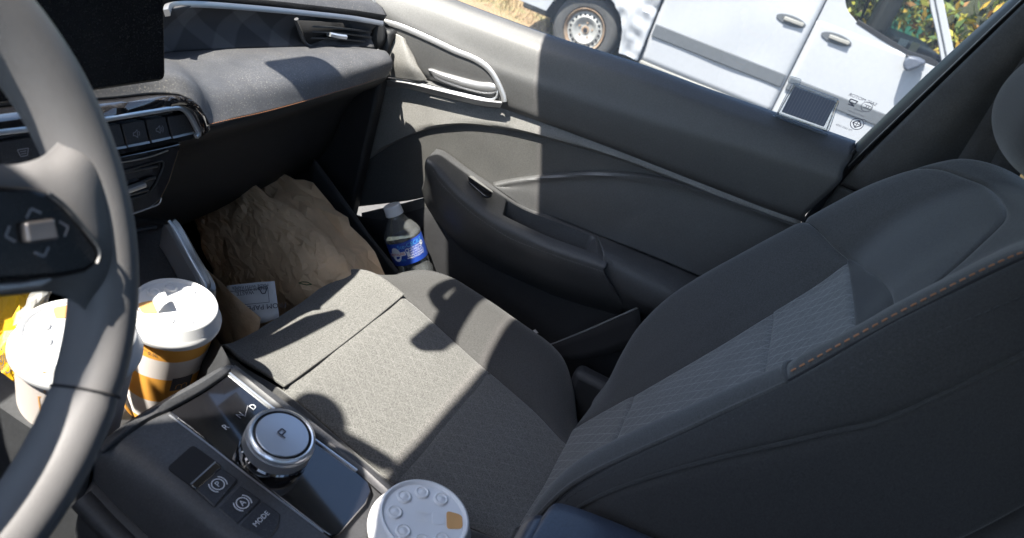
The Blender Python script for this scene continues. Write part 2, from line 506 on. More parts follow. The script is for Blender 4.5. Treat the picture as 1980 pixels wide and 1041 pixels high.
def glass(name, tint=(0.8, 0.85, 0.86), dirt_veil=0.04, refl=1.0):
    """a thin pane: see-through with a tint, mirror-like at grazing angles, with a thin veil of dust and haze"""
    k, t, b = nodes(name)
    out = [n for n in t.nodes if n.type == 'OUTPUT_MATERIAL'][0]
    tr = t.nodes.new('ShaderNodeBsdfTransparent'); tr.inputs[0].default_value = (*tint, 1)
    gl = t.nodes.new('ShaderNodeBsdfGlossy'); gl.inputs['Roughness'].default_value = 0.0
    fr = t.nodes.new('ShaderNodeFresnel'); fr.inputs[0].default_value = 1.45
    mx = t.nodes.new('ShaderNodeMixShader')
    t.links.new(mathn(t, 'MULTIPLY', fr.outputs[0], refl), mx.inputs[0]); t.links.new(tr.outputs[0], mx.inputs[1]); t.links.new(gl.outputs[0], mx.inputs[2])
    df = t.nodes.new('ShaderNodeBsdfDiffuse'); df.inputs[0].default_value = (0.75, 0.78, 0.82, 1)
    tl = t.nodes.new('ShaderNodeBsdfTranslucent'); tl.inputs[0].default_value = (0.75, 0.78, 0.82, 1)
    ad = t.nodes.new('ShaderNodeMixShader'); ad.inputs[0].default_value = 0.5
    t.links.new(df.outputs[0], ad.inputs[1]); t.links.new(tl.outputs[0], ad.inputs[2])
    vec = coord(t); dn = noise_n(t, vec, 6, 4)
    m2 = t.nodes.new('ShaderNodeMixShader')
    t.links.new(mathn(t, 'MULTIPLY', rampn(t, dn, [(0.3, 0.6), (0.75, 1.2)]), dirt_veil), m2.inputs[0])
    t.links.new(mx.outputs[0], m2.inputs[1]); t.links.new(ad.outputs[0], m2.inputs[2])
    t.links.new(m2.outputs[0], out.inputs['Surface'])
    return k
M['glass'] = glass('glass', (0.54, 0.58, 0.61), 0.10)  # veil raised beyond real dust to stand in for haze
M['windshield'] = glass('windshield', (0.90, 0.93, 0.92), 0.01)
M['privacy'] = glass('privacy', (0.16, 0.17, 0.18), 0.01)
M['van_glass'] = glass('van_glass', (0.62, 0.68, 0.66), 0.02)
M['clear'] = glass('clear', (0.93, 0.95, 0.96), 0.10)
M['clear_film'] = glass('clear_film', (0.95, 0.95, 0.95), 0.05)
# ------------------------------------------------------------------ ground and the car's own shell
def ground_z(x): return interp(x, [(1.0, -0.33), (6.0, -0.505), (9.0, -0.52)])
gx = [-300, -60, -10, 1.0, 2.5, 4.0, 6.0, 9.0, 12.0, 60.0, 300.0]
gy = [-300, -60, -12, -5, 0, 5, 12, 60, 300]
gv = [V((x, y, ground_z(x))) for x in gx for y in gy]
def asphalt():
    k, t, b = nodes('asphalt'); vec = coord(t)
    a = noise_n(t, vec, 90, 3, 0.7); c = noise_n(t, vec, 1.3, 4)
    col = mixc(t, c, rampn(t, a, [(0.35, 0.035), (0.7, 0.085)]), (0.10, 0.095, 0.085))
    t.links.new(col, b.inputs['Base Color']); b.inputs['Roughness'].default_value = 0.9
    bumpn(t, b, a, 0.6, 0.01); return k
M['asphalt'] = asphalt()
g = obj('ground', gv, gridfaces(len(gx), len(gy)), M['asphalt'], None, smooth=False)
g['kind'] = 'structure'

body = thing('car_body', 'dark interior shell of the car with black pillar trim beside the passenger window', 'car', (0, -0.4, 0))
# floor pan, tunnel sides, firewall
boxo('floor_carpet', (-0.74, -1.9, -0.04), (0.74, 0.98, 0.0), M['carpet'], body, 0.01)
boxo('firewall', (-0.74, 0.90, 0.0), (0.74, 0.96, 0.70), M['carpet'], body, 0.01)
boxo('rear_panel', (-0.74, -1.95, 0.0), (0.74, -1.88, 0.78), M['carpet'], body, 0.01)
for s in (-1, 1):
    boxo('sill', (s*0.755-0.045, -1.9, -0.12), (s*0.755+0.045, 0.98, 0.13), M['black'], body, 0.01)
    boxo('rear_side', (s*0.775-0.03, -1.95, 0.13), (s*0.775+0.03, -0.40, 0.76), M['pillar'], body, 0.01)
    boxo('kick_panel', (s*0.765-0.03, 0.50, 0.13), (s*0.765+0.03, 0.98, 0.60), M['lower'], body, 0.01)
boxo('driver_door', (-0.80, -0.40, 0.13), (-0.74, 0.55, 0.74), M['door_dark'], body, 0.015)
# roof with its header at y = 0.30
RZ = 1.40
RX = (-0.66, -0.58, -0.50, -0.45, -0.40, -0.2, 0, 0.3, 0.5, 0.66)
RF = (0.265, 0.265, 0.268, 0.285, HEADER_Y, HEADER_Y, HEADER_Y, HEADER_Y, HEADER_Y, HEADER_Y)  # unseen driver-side edge shaped to let sun reach the steering wheel
rf = [[V((x, y if y is not None else yf, RZ - 0.035*(x/0.62)**2 - (0.05 if y is None else 0))) for x, yf in zip(RX, RF)] for y in (-1.75, -1.2, -0.6, 0.0, 0.20, None)]
obj('roof_lining', [p for r in rf for p in r], gridfaces(6, len(RX)), M['headliner'], body, solid=0.02)
boxo('sun_blocker', (-0.455-0.06, 0.352, 1.325), (-0.440, 0.392, 1.345), M['headliner'], body, 0.008)  # unseen boxes added to keep sun off the wheel rim and console
boxo('sun_blocker', (-0.640, 0.298, 1.325), (-0.516, 0.392, 1.345), M['headliner'], body, 0.008)
boxo('sun_blocker', (-0.620, 0.393, 1.02), (-0.425, 0.407, 1.375), M['headliner'], body, 0.006)
# pillars
for s in (-1, 1):
    tube('windscreen_pillar', [V((s*0.68, HEADER_Y-0.06, 1.29)), V((s*0.72, 0.66, 1.03)), V((s*0.77, 0.98, 0.72))], 0.03, M['pillar'], body, n=12, prof=[(-.03, -.025), (.03, -.025), (.035, .02), (-.035, .02)])
    tube('roof_rail', [V((s*0.675, 0.30, 1.30)), V((s*0.665, -0.3, 1.36)), V((s*0.65, -1.0, 1.32)), V((s*0.62, -1.7, 1.20))], 0.025, M['headliner'], body, n=14)
    tube('rear_pillar', [V((s*0.60, -1.72, 1.08)), V((s*0.74, -1.9, 0.75))], 0.06, M['pillar'], body, n=4)
if True:
    s = -1
    obj('centre_pillar', [V((s*0.75, -0.36, 0.7)), V((s*0.75, -0.50, 0.7)), V((s*0.64, -0.52, 1.34)), V((s*0.64, -0.40, 1.34))], [(0, 1, 2, 3)], M['pillar'], body, solid=0.04)
# panes
def pane(name, pts, mat): return obj(name, pts, [tuple(range(len(pts)))], M[mat], body, smooth=False)
pane('windscreen', [V((-0.66, HEADER_Y, 1.325)), V((0.66, HEADER_Y, 1.325)), V((0.76, 1.02, 0.75)), V((-0.76, 1.02, 0.75))], 'windshield')
pane('driver_window', [V((-0.755, 0.62, 0.74)), V((-0.755, -0.36, 0.74)), V((-0.66, -0.40, 1.33)), V((-0.665, 0.28, 1.28))], 'windshield')
for s in (-1, 1):
    pane('rear_side_window', [V((s*0.755, -0.50, 0.77)), V((s*0.755, -1.80, 0.77)), V((s*0.62, -1.66, 1.18)), V((s*0.64, -0.52, 1.31))], 'privacy')
pane('rear_window', [V((-0.74, -1.92, 0.77)), V((0.74, -1.92, 0.77)), V((0.60, -1.74, 1.2)), V((-0.60, -1.74, 1.2))], 'privacy')
# rear bench, dark behind the front seats
boxo('rear_bench', (-0.70, -1.55, 0.0), (0.70, -1.05, 0.33), M['seat_side'], body, 0.05, 4)
boxo('rear_backrest', (-0.70, -1.85, 0.3), (0.70, -1.6, 0.82), M['seat_side'], body, 0.05, 4)
# unseen rear-view mirror, added and placed for its shadow on the seat bolster
mc = V((0.07, 0.365, 1.10))
boxo('mirror_housing', mc+V((-0.10, -0.012, -0.030)), mc+V((0.10, 0.018, 0.030)), M['black'], body, 0.014, 4)
tube('mirror_stem', [mc+V((0, 0.01, 0.0)), mc+V((0, 0.05, 0.03)), V((0.07, 0.45, 1.26))], 0.012, M['black'], body, n=8)
boxo('dash_shadow_caster', (0.095, 0.520, 1.10), (0.205, 0.575, 1.13), M['black'], body, 0.03, 5)  # unseen box added for the oval shadow on the dash pad
boxo('armrest_shadow_caster', (0.085, 0.34, 1.225), (0.262, 0.53, 1.245), M['black'], body, 0.008)  # unseen plate added to shade the door armrest
# unseen round disc with an arm, added to cast a shadow on the seat
mt = V((-0.345, 0.443, 1.25))
lathe('disc_shadow_caster', [(0.0, 0.0), (0.045, 0.0), (0.046, 0.004), (0.03, 0.014), (0.0, 0.016)], mt, V((0, -0.45, 1)), M['black'], body, 28)
tube('disc_caster_arm', [mt, mt+V((0.02, -0.05, -0.02)), mt+V((0.03, -0.095, -0.03))], 0.012, M['black'], body, n=8)

# centre pillar trim on the passenger side, leaning in with the window
GN = V((1, 0, 0.25)).normalized(); GP = V((0.735, 0, 0.745))
def gl(px, py, off=0.0): return on(px, py, GP - GN*off, GN)
lo_ = loft('lower_pillar_trim', [[gl(1530, 478, .03), gl(1570, 425, .03), gl(1621, 359, .03)], [gl(1640, 520, .035), gl(1680, 440, .04), gl(1700, 392, .04)], [gl(1800, 520, .03), gl(1790, 460, .03), gl(1790, 428, .03)]], M['pillar'], body, 16, 12, dip=0.002, w=0.06)
up_ = loft('upper_pillar_trim', [[gl(1623, 356, .03), gl(1700, 280, .03), gl(1800, 182, .03), gl(1975, 12, .03), gl(2120, -130, .03)],
      [gl(1705, 389, .042), gl(1780, 310, .05), gl(1850, 220, .05), gl(2010, 60, .05), gl(2160, -90, .05)],
      [gl(1800, 428, .03), gl(1850, 370, .03), gl(1930, 262, .03), gl(2070, 100, .03), gl(2220, -60, .03)]], M['pillar'], body, 30, 12, dip=0.002, w=0.05)
# pillar mask behind, closing the gap to the rear window
loft('pillar_core', [[gl(1530, 470, .002), gl(1628, 322, .002), gl(1950, 12, .002), gl(2130, -140, .012)], [gl(1900, 520, .012), gl(1945, 330, .012), gl(2085, 110, .012), gl(2240, -50, .012)]], M['black'], body, 16, 4)
# seat belt webbing
def strap(name, pts, wid, mat, parent, n=14):
    path = resample(pts, n); fr = frames(path)
    side = V((0.25, 0.95, 0.0)).normalized()
    v = []
    for p, f in zip(path, fr):
        s_ = (side - f[0]*side.dot(f[0])).normalized()*wid/2
        v += [p-s_, p-s_/3, p+s_/3, p+s_]
    return obj(name, v, gridfaces(n, 4), mat, parent, solid=0.0014)
belt = thing('seat_belt', 'black seat belt webbing hanging down the pillar beside the seat top', 'seat belt', (0.62, -0.5, 0.6))
strap('webbing', [gl(1815, 440, .075), gl(1870, 350, .075), gl(1925, 265, .072), gl(1990, 165, .07), gl(2100, 20, .065)], 0.046, M['belt'], belt)
strap('webbing', [gl(1880, 470, .10), gl(1935, 345, .10), gl(1980, 262, .10), gl(2050, 150, .095), gl(2130, 20, .07)], 0.034, M['belt'], belt)
# ------------------------------------------------------------------ passenger seat
seat = thing('passenger_seat', 'front passenger seat in grey melange and black cloth, partly sunlit', 'car seat', (0.335, 0.0, 0.0))
def panel(name, S, bl, br, mat, parent, nu=24, nv=40, dip=0.006, w=0.12, bulge=0.0, sides=(1, 1, 1, 1), rough=0.0012, rs=14):
    """a cushion panel: bl / br are the left and right borders as lists of (t, v) on the surface S"""
    bl = [V((a, b, 0)) for a, b in bl]; br = [V((a, b, 0)) for a, b in br]
    U = edgeden(nu, 0.7); VV = edgeden(nv, 0.7)
    L = resample(bl, nv, True, VV); R_ = resample(br, nv, True, VV)
    G = []
    for i in range(nv):
        row = []
        for u in U:
            q = L[i].lerp(R_[i], u); row.append(S(q.x, q.y))
        G.append(row)
    # metric uv
    uv = []
    for i in range(nv):
        acc = 0.0; lenv = 0.0
        mid = nu//2
        for j in range(nu):
            if j: acc += (G[i][j]-G[i][j-1]).length
            uv.append([acc, 0.0])
        half = sum((G[i][j]-G[i][j-1]).length for j in range(1, mid+1))
        for j in range(nu): uv[i*nu+j][0] -= half
    for j in range(nu):
        acc = 0.0
        for i in range(nv):
            if i: acc += (G[i][nu//2]-G[i-1][nu//2]).length
            uv[i*nu+j][1] = acc
    # border distance in metres so that the seam roll is even
    N = normals(G); out = []
    lu = sum((G[nv//2][j]-G[nv//2][j-1]).length for j in range(1, nu)); lv = sum((G[i][nu//2]-G[i-1][nu//2]).length for i in range(1, nv))
    ww = w*min(lu, lv)
    for i in range(nv):
        for j in range(nu):
            e = 0.0
            for k_, dist in zip(sides, (VV[i]*lv, (1-VV[i])*lv, U[j]*lu, (1-U[j])*lu)):
                if k_ and dist < ww: e = max(e, k_*(1-dist/ww)**2)
            h = bulge*(1-(2*VV[i]-1)**2)*(1-(2*U[j]-1)**2) - dip*e + rough*noise.noise(G[i][j]*rs)
            out.append(G[i][j]+N[i][j]*h)
    return obj(name, out, gridfaces(nv, nu), mat, parent, solid=0.004, soff=-1 if False else 0, angle=180, uv=uv)
# --- cushion: spine along the seat (y, z), front lip first
SPINE = [V((0, y, z)) for y, z in ((0.275, 0.16), (0.292, 0.22), (0.304, 0.285), (0.297, 0.325), (0.262, 0.345), (0.187, 0.340), (0.10, 0.317), (0.018, 0.293), (-0.06, 0.279), (-0.13, 0.268), (-0.22, 0.262))]
def spine(v): return crom(SPINE, v)
# find v for a given y on the top
def vy(y):
    lo, hi = 0.30, 1.0
    for _ in range(40):
        mid = (lo+hi)/2
        if spine(mid).y > y: lo = mid
        else: hi = mid
    return (lo+hi)/2
CXS = 0.328
def halfp(v):
    y = spine(v).y
    return sinterp(-y, [(-0.29, 0.130), (-0.25, 0.148), (-0.187, 0.144), (-0.018, 0.140), (0.06, 0.130), (0.13, 0.109), (0.22, 0.10)])
BOL = [(0.0, 0.0), (0.035, 0.013), (0.075, 0.020), (0.105, 0.012), (0.122, -0.016), (0.128, -0.06), (0.126, -0.14)]
def cushion(t, v):
    """t: -2..2 centre panel, 2..8 bolster of that side; v 0..1 along the spine"""
    p = spine(v); h = halfp(v); s = 1 if t >= 0 else -1; a = abs(t)
    zz = p.z - 0.004*(1-(a/2)**2 if a < 2 else 0)
    if a <= 2: return V((CXS + s*h*a/2, p.y, zz))
    k = min((a-2)/6, 1)*(len(BOL)-1); i = min(int(k), len(BOL)-2); 
    q = crom([V((x, z, 0)) for x, z in BOL], min((a-2)/6, 1))
    # the bolster rounds away at the front and grows toward the back
    y = p.y
    fall = sinterp(-y, [(-0.30, -0.7), (-0.25, -0.35), (-0.20, 0.15), (-0.13, 0.75), (-0.05, 1.05), (0.05, 1.15), (0.09, 0.9), (0.13, 0.3), (0.22, 0.0)])
    wid = 1.0*sinterp(-y, [(-0.30, 0.80), (-0.22, 0.98), (-0.10, 1.12), (0.0, 1.27), (0.06, 1.25), (0.10, 1.08), (0.13, 0.78), (0.16, 0.45), (0.22, 0.3)])
    yb = -0.05*max(0.0, (a-2)/6)**2*max(0.0, min(1, (y-0.05)/0.2))
    zr = q.y*fall if q.y > 0 else q.y
    zr += sinterp(-y, [(-0.30, -0.065), (-0.25, -0.036), (-0.20, -0.010), (-0.15, 0.0), (0.0, 0.004), (0.06, 0.002), (0.10, -0.012), (0.13, -0.030), (0.17, -0.05)])*min(1, (a-2)/2.5)*(1.0 if s > 0 or y < 0 else 0.25)
    return V((CXS + s*(h + q.x*wid), y + yb, p.z + zr))
v1, v2, v3 = vy(0.187), vy(0.018), vy(-0.145)
cush = obj('cushion_core', [cushion(t, v)+V((0, 0, -0.03)) for v in [i/30 for i in range(31)] for t in [-5+j*0.5 for j in range(21)]], gridfaces(31, 21), M['seam'], seat, angle=180)
panel('cushion_panel', cushion, [(-2, 0.0), (-2, v1*0.5), (-2, v1)], [(2, 0.0), (2, v1*0.5), (2, v1)], M['seat_grey'], seat, 40, 60, dip=0.0045, w=0.11, bulge=0.004, sides=(0, 0.45, 1, 1), rough=0.0025, rs=11)
panel('cushion_panel', cushion, [(-2, v1), (-2, v2)], [(2, v1), (2, v2)], M['seat_grey_p'], seat, 44, 50, dip=0.0045, w=0.11, bulge=0.005, sides=(0.45, 0.45, 1, 1), rough=0.003, rs=11)
panel('cushion_panel', cushion, [(-2, v2), (-2, v3)], [(2, v2), (2, v3)], M['seat_grey_p'], seat, 44, 50, dip=0.0045, w=0.11, bulge=0.005, sides=(0.45, 0.45, 1, 1), rough=0.003, rs=11)
for s in (-1, 1):
    panel('cushion_bolster', cushion, [(2*s, 0.0), (2*s, 0.5), (2*s, v3)], [(6.2*s, 0.0), (6.2*s, 0.5), (6.2*s, v3)], M['seat_black'], seat, 40, 70, dip=0.006, w=0.07)
    panel('cushion_side', cushion, [(6.2*s, 0.0), (6.2*s, 0.5), (6.2*s, v3)], [(8*s, 0.0), (8*s, 0.5), (8*s, v3)], M['seat_side'], seat, 14, 60, dip=0.004, w=0.1)
def onsurf(S, pts, n, lift=0.0):
    q = resample([V((a, b, 0)) for a, b in pts], n)
    return [S(p.x, p.y)+V((0, 0, lift)) for p in q]
for s in (-1, 1):
    tube('seam', onsurf(cushion, [(2*s, 0.05), (2*s, 0.5), (2*s, v3)], 60, -0.0036), 0.0011, M['grey_seam'], seat, 6)
stitches('stitching', onsurf(cushion, [(5.2, vy(-0.02)), (5.0, vy(-0.07)), (4.6, vy(-0.11)), (3.6, vy(-0.14))], 40, 0.0008), M['orange_thread'], seat, 0.006, 0.0006)
for v in (v1, v2):
    tube('seam', onsurf(cushion, [(-2, v), (0, v), (2, v)], 30, -0.0026), 0.0022, M['grey_seam'], seat, 8)
# --- backrest
TH = math.radians(27.5)
BD = V((0, -math.sin(TH), math.cos(TH))); BN = V((0, math.cos(TH), math.sin(TH)))
B0 = V((0.350, -0.135, 0.27))
def crest(v): return sinterp(v, [(0.0, -0.004), (0.05, 0.012), (0.10, 0.036), (0.15, 0.055), (0.22, 0.066), (0.35, 0.058), (0.45, 0.049), (0.53, 0.042), (0.60, 0.028), (0.66, 0.0)])
def hwid(v): return sinterp(v, [(0.0, 0.235), (0.1, 0.247), (0.25, 0.252), (0.40, 0.250), (0.48, 0.240), (0.55, 0.218), (0.60, 0.190), (0.64, 0.155), (0.70, 0.12)])
def cent(v): return sinterp(v, [(0.0, 0.004), (0.15, 0.0), (0.40, 0.0), (0.46, 0.006), (0.52, 0.016), (0.58, 0.014), (0.66, 0.0)])
def back(t, v):
    """t: |t| 0..2 centre, 2..6 bolster, 6..9 side; v is the height along the backrest in metres"""
    s = 1 if t >= 0 else -1; a = abs(t); c = crest(v)*(1.12 if s < 0 else 1.0); h = hwid(v); o0 = cent(v)
    if v > 0.60:
        k = (v-0.60)/0.045; k = min(k, 1.75); vv = 0.60+0.045*math.sin(min(k, math.pi/2)); back_o = -0.045*(1-math.cos(k)) if k < math.pi/2 else -0.045-(k-math.pi/2)*0.05
    else: vv = v; back_o = 0.0
    prof = [(0.0, o0-0.003), (0.24, o0-0.002), (0.475, o0), (0.60, o0+(c-o0)*0.42), (0.76, o0+(c-o0)*0.93), (0.87, c*1.0), (0.965, c-0.017), (1.0, c-0.05), (0.985, -0.055), (0.94, -0.12)]
    q = crom([V((x*h, z, 0)) for x, z in prof], 0) if a == 0 else None
    # index parameter
    idx = a if a <= 2 else 2+(a-2)*5/4 if a <= 6 else 7+(a-6)*2/3
    i = min(int(idx), len(prof)-2); f = idx-i
    P_ = [V((x*h, z, 0)) for x, z in prof]
    b, c2 = P_[i], P_[i+1]
    m0 = (c2-P_[i-1])*0.5 if i > 0 else V((P_[1].x, 0, 0))
    m1 = (P_[i+2]-b)*0.5 if i+2 < len(P_) else (c2-b)
    f2, f3 = f*f, f*f*f
    q = b*(2*f3-3*f2+1)+m0*(f3-2*f2+f)+c2*(-2*f3+3*f2)+m1*(f3-f2)
    return B0 + V((s*q.x, 0, 0)) + BD*vv + BN*(q.y+back_o)
VT = 0.455      # top of the grey insert
obj('backrest_core', [back(t, v)-BN*0.02 for v in [0.10+i*0.02 for i in range(29)] for t in [-6+j*0.5 for j in range(25)]], gridfaces(29, 25), M['seam'], seat, angle=180)
obj('backrest_rear', [B0+V((s*0.235*k, 0, 0))+BD*v-BN*0.13 for v in (0.0, 0.3, 0.6) for s, k in ((-1, 1), (1, 1))], gridfaces(3, 2), M['seat_side'], seat, solid=0.004)
vb = (0.0, 0.115, 0.345, VT)
for k in range(3):
    panel('backrest_insert', back, [(-2, vb[k]), (-2, vb[k+1])], [(2, vb[k]), (2, vb[k+1])], M['seat_back_p'], seat, 36, 36, dip=0.005, w=0.06, bulge=0.002)
# far side: lower bolster and side
panel('backrest_bolster', back, [(2, 0.0), (2, 0.25), (2, VT)], [(6.3, 0.0), (6.3, 0.22), (6.3, 0.400)], M['seat_black'], seat, 36, 60, dip=0.005, w=0.06)
panel('side_panel', back, [(6.6, 0.0), (6.6, 0.3), (6.5, 0.50), (6.4, 0.60), (5.6, 0.64)], [(9, 0.0), (9, 0.3), (9, 0.50), (9, 0.58), (9, 0.62)], M['seat_side'], seat, 20, 60, dip=0.004, w=0.06)
# near side: bolster, outer band that runs over the top, two side panels
VN = 0.428
panel('backrest_bolster', back, [(-2, 0.0), (-2, 0.25), (-2, VN)], [(-4.8, 0.0), (-4.8, 0.25), (-4.7, VN)], M['seat_black'], seat, 36, 60, dip=0.0025, w=0.04)
EIN = [(-2.0, VN), (-2.0, VT+0.003), (-2.2, 0.49), (-1.9, 0.535), (-1.3, 0.580), (-0.5, 0.608), (0.8, 0.618), (2.5, 0.610), (4.4, 0.56), (5.6, 0.48), (6.3, 0.40)]
EOUT = [(-4.6, VN), (-4.5, VT+0.01), (-4.5, 0.51), (-4.5, 0.56), (-4.5, 0.605), (-4.2, 0.645), (0.5, 0.668), (4.6, 0.655), (6.4, 0.59), (7.0, 0.49), (7.0, 0.38)]
panel('backrest_edge', back, EIN, EOUT, M['seat_black'], seat, 24, 120, dip=0.0025, w=0.04)
panel('side_panel', back, [(-4.85, 0.0), (-4.85, 0.25), (-4.65, VN), (-4.5, 0.50), (-4.5, 0.605), (-4.2, 0.645)], [(-5.35, 0.0), (-5.35, 0.25), (-5.8, 0.42), (-6.1, 0.50), (-6.2, 0.60), (-6.0, 0.63)], M['seat_side'], seat, 16, 80, dip=0.004, w=0.08)
panel('side_panel', back, [(-5.35, 0.0), (-5.35, 0.25), (-5.8, 0.42), (-6.1, 0.50), (-6.2, 0.60), (-6.0, 0.63)], [(-9, 0.0), (-9, 0.25), (-9, 0.42), (-9, 0.50), (-9, 0.58), (-9, 0.62)], M['seat_side'], seat, 24, 80, dip=0.004, w=0.06)
# collar strip above the insert and the shoulder pad over it
CT_ = [(-2.05, 0.498), (-1.2, 0.500), (0.0, 0.490), (1.0, 0.474), (1.6, VT+0.010), (2.05, VT+0.001)]
panel('collar', back, [(-2.0, VT+0.001), (0, VT+0.001), (2.05, VT)], CT_, M['seat_side'], seat, 14, 50, dip=0.003, w=0.10)
panel('shoulder_pad', back, CT_+[(4.2, 0.429), (6.3, 0.402)],
      [(-2.15, 0.499), (-1.9, 0.532), (-1.3, 0.578), (-0.5, 0.606), (0.8, 0.616), (2.5, 0.608), (4.4, 0.557), (6.3, 0.404)], M['seat_black'], seat, 40, 70, dip=0.004, w=0.06, bulge=0.004)
for pts in ([(-2, 0.02), (-2, 0.25), (-2, VT)], [(2, 0.02), (2, 0.25), (2, VT)], [(-2, vb[1]), (0, vb[1]), (2, vb[1])], [(-2, vb[2]), (0, vb[2]), (2, vb[2])], [(-2.0, VT), (0, VT), (2.05, VT), (4.2, 0.428), (6.3, 0.401)], CT_, EIN[2:]):
    q = resample([V((a, b, 0)) for a, b in pts], 60)
    tube('seam', [back(p.x, p.y)-BN*0.0036 for p in q], 0.0013, M['seam'], seat, 6)
def sideline(name, pts, off, fn):
    q = resample([V((a, b, 0)) for a, b in pts], 90)
    return fn([back(p.x, p.y)+off for p in q])
sideline('s', [(-4.42, VN+0.004), (-4.32, VT+0.02), (-4.32, 0.51), (-4.32, 0.56), (-4.32, 0.605), (-4.1, 0.64)], V((-0.0022, 0.0012, 0.0022)), lambda p: stitches('stitching', p, M['orange_thread'], seat, 0.0075, 0.0007, V((-0.6, 0.3, 0.7))))
sideline('s', [(-4.62, VN), (-4.5, VT+0.02), (-4.5, 0.51), (-4.5, 0.56), (-4.5, 0.605), (-4.2, 0.645)], V((0, 0, 0)), lambda p: tube('seam', p, 0.0016, M['seam'], seat, 6))
sideline('s', [(-4.85, 0.0), (-4.85, 0.25), (-4.68, VN)], V((-0.001, 0, 0.0)), lambda p: tube('seam', p, 0.0014, M['seam'], seat, 6))
sideline('s', [(-4.98, 0.0), (-4.98, 0.25), (-4.9, VN), (-5.1, 0.52), (-5.3, 0.60)], V((-0.0012, 0, 0.0004)), lambda p: stitches('stitching', p, M['dark_thread'], seat, 0.007, 0.0008, V((-0.9, 0, 0.3))))
sideline('s', [(-5.35, 0.0), (-5.35, 0.25), (-5.8, 0.42), (-6.1, 0.50), (-6.2, 0.60)], V((-0.0010, 0, 0)), lambda p: tube('piping', p, 0.0022, M['seat_side'], seat, 6))
# plastic recliner cover and bracket at the foot of the backrest on the door side
tube('recliner_bracket', X(0.60, (1108, 772), (1140, 766), (1180, 762)), 0.012, M['satin_paint'], seat, n=8, prof=[(-.008, -.004), (.008, -.004), (.008, .004), (-.008, .004)])
boxo('recliner_cover', (0.565, -0.24, 0.16), (0.60, -0.09, 0.30), M['black'], seat, 0.012, 3)
boxo('seat_base', (0.12, -0.2, 0.0), (0.54, 0.2, 0.2), M['black'], seat, 0.02)
# headrest on two posts
hc = B0 + BD*0.735 + BN*0.045
def hr(t, v):
    a = 2*math.pi*t
    def se(c, p): return math.copysign(abs(c)**p, c)
    return hc + V((1, 0, 0))*(0.135*se(math.cos(a), 0.6)*(1-abs(v)**3.2)**0.5) + BN*(0.055*se(math.sin(a), 0.7)*(1-abs(v)**3)**0.5) + BD*(0.095*v)
obj('headrest', [hr(j/64, math.sin((-1+2*i/40)*math.pi/2)) for i in range(41) for j in range(64)], gridfaces(41, 64, closeu=True), M['seat_side'], seat, angle=180)
for s in (-1, 1):
    tube('headrest_post', [B0+V((s*0.07, 0, 0))+BD*0.60-BN*0.02, B0+V((s*0.07, 0, 0))+BD*0.74-BN*0.02], 0.006, M['chrome'], seat, 12)
    lathe('post_guide', [(0.0, 0.0), (0.016, 0.0), (0.018, 0.006), (0.014, 0.014), (0.0, 0.015)], B0+V((s*0.07, 0, 0))+BD*0.642-BN*0.02, BD, M['frame_black'], seat, 20)
# ------------------------------------------------------------------ passenger door
door = thing('passenger_door', 'grey front passenger door with padded armrest and silver handle bezel', 'car door', (0.70, 0.05, 0.15))
SILL = [(640, -82), (760, -34), (860, 4), (900, 20), (961, 43), (1069, 82), (1164, 112), (1247, 139), (1361, 181), (1500, 230), (1650, 284)]
CREA = [(640, -40), (760, 20), (860, 68), (945, 112), (1020, 140), (1100, 166), (1200, 198), (1300, 228), (1400, 257), (1500, 288), (1630, 330)]
LOWE = [(640, 80), (740, 118), (850, 158), (975, 205), (1020, 221), (1100, 250), (1200, 288), (1300, 327), (1400, 366), (1480, 397), (1556, 424)]
def sh(pts, dx, dy): return [(a+dx, b+dy) for a, b in pts]
# upper trim in one sweep: seal lip, shoulder, crease, lower edge turned under
loft('upper_trim', [X(0.742, *sh(SILL, 4, -9)), X(0.728, *sh(SILL, 1, -2)), X(0.718, *sh(SILL, -2, 9)), X(0.708, *sh(SILL, -5, 24)), X(0.698, *CREA), X(0.694, *sh(CREA, -4, 20)), X(0.699, *sh(LOWE, 2, -10)), X(0.703, *LOWE), X(0.712, *sh(LOWE, -1, 4))],
     M['door_grey'], door, 60, 40, solid=0.004)
tube('window_seal', X(0.738, *sh(SILL, 2, -4)), 0.004, M['frame_black'], door, 8, n=40)
# middle panel under it: a wide field at the front that tapers to the rear
MIDT = [(640, 100), (755, 158), (850, 172), (960, 200), (1020, 218), (1100, 247), (1200, 285), (1300, 324), (1400, 363), (1480, 395), (1550, 423)]
MIDB = [(690, 320), (768, 270), (830, 246), (900, 237), (1000, 250), (1060, 264), (1200, 305), (1300, 343), (1400, 382), (1480, 411), (1548, 435)]
loft('middle_panel', [X(0.712, *MIDT), X(0.711, *sh(MIDT, 0, 3)), X(0.7095, *[((a+c)/2, (b+d)/2) for (a, b), (c, d) in zip(MIDT, MIDB)]), X(0.708, *sh(MIDB, 0, -2)), X(0.708, *MIDB), X(0.716, *sh(MIDB, 0, 3))], M['door_mid'], door, 60, 16, solid=0.003)
# flat insert behind the armrest
loft('insert_panel', [X(0.717, *sh(MIDB, 0, -6)), X(0.717, (690, 330), (780, 350), (850, 350), (950, 350), (1100, 350), (1200, 370), (1300, 400), (1400, 420), (1480, 430), (1548, 445)), X(0.715, (690, 400), (790, 388), (850, 378), (950, 390), (1100, 430), (1200, 470), (1300, 520), (1400, 570), (1500, 600), (1590, 600))], M['door_insert'], door, 50, 16, solid=0.003)
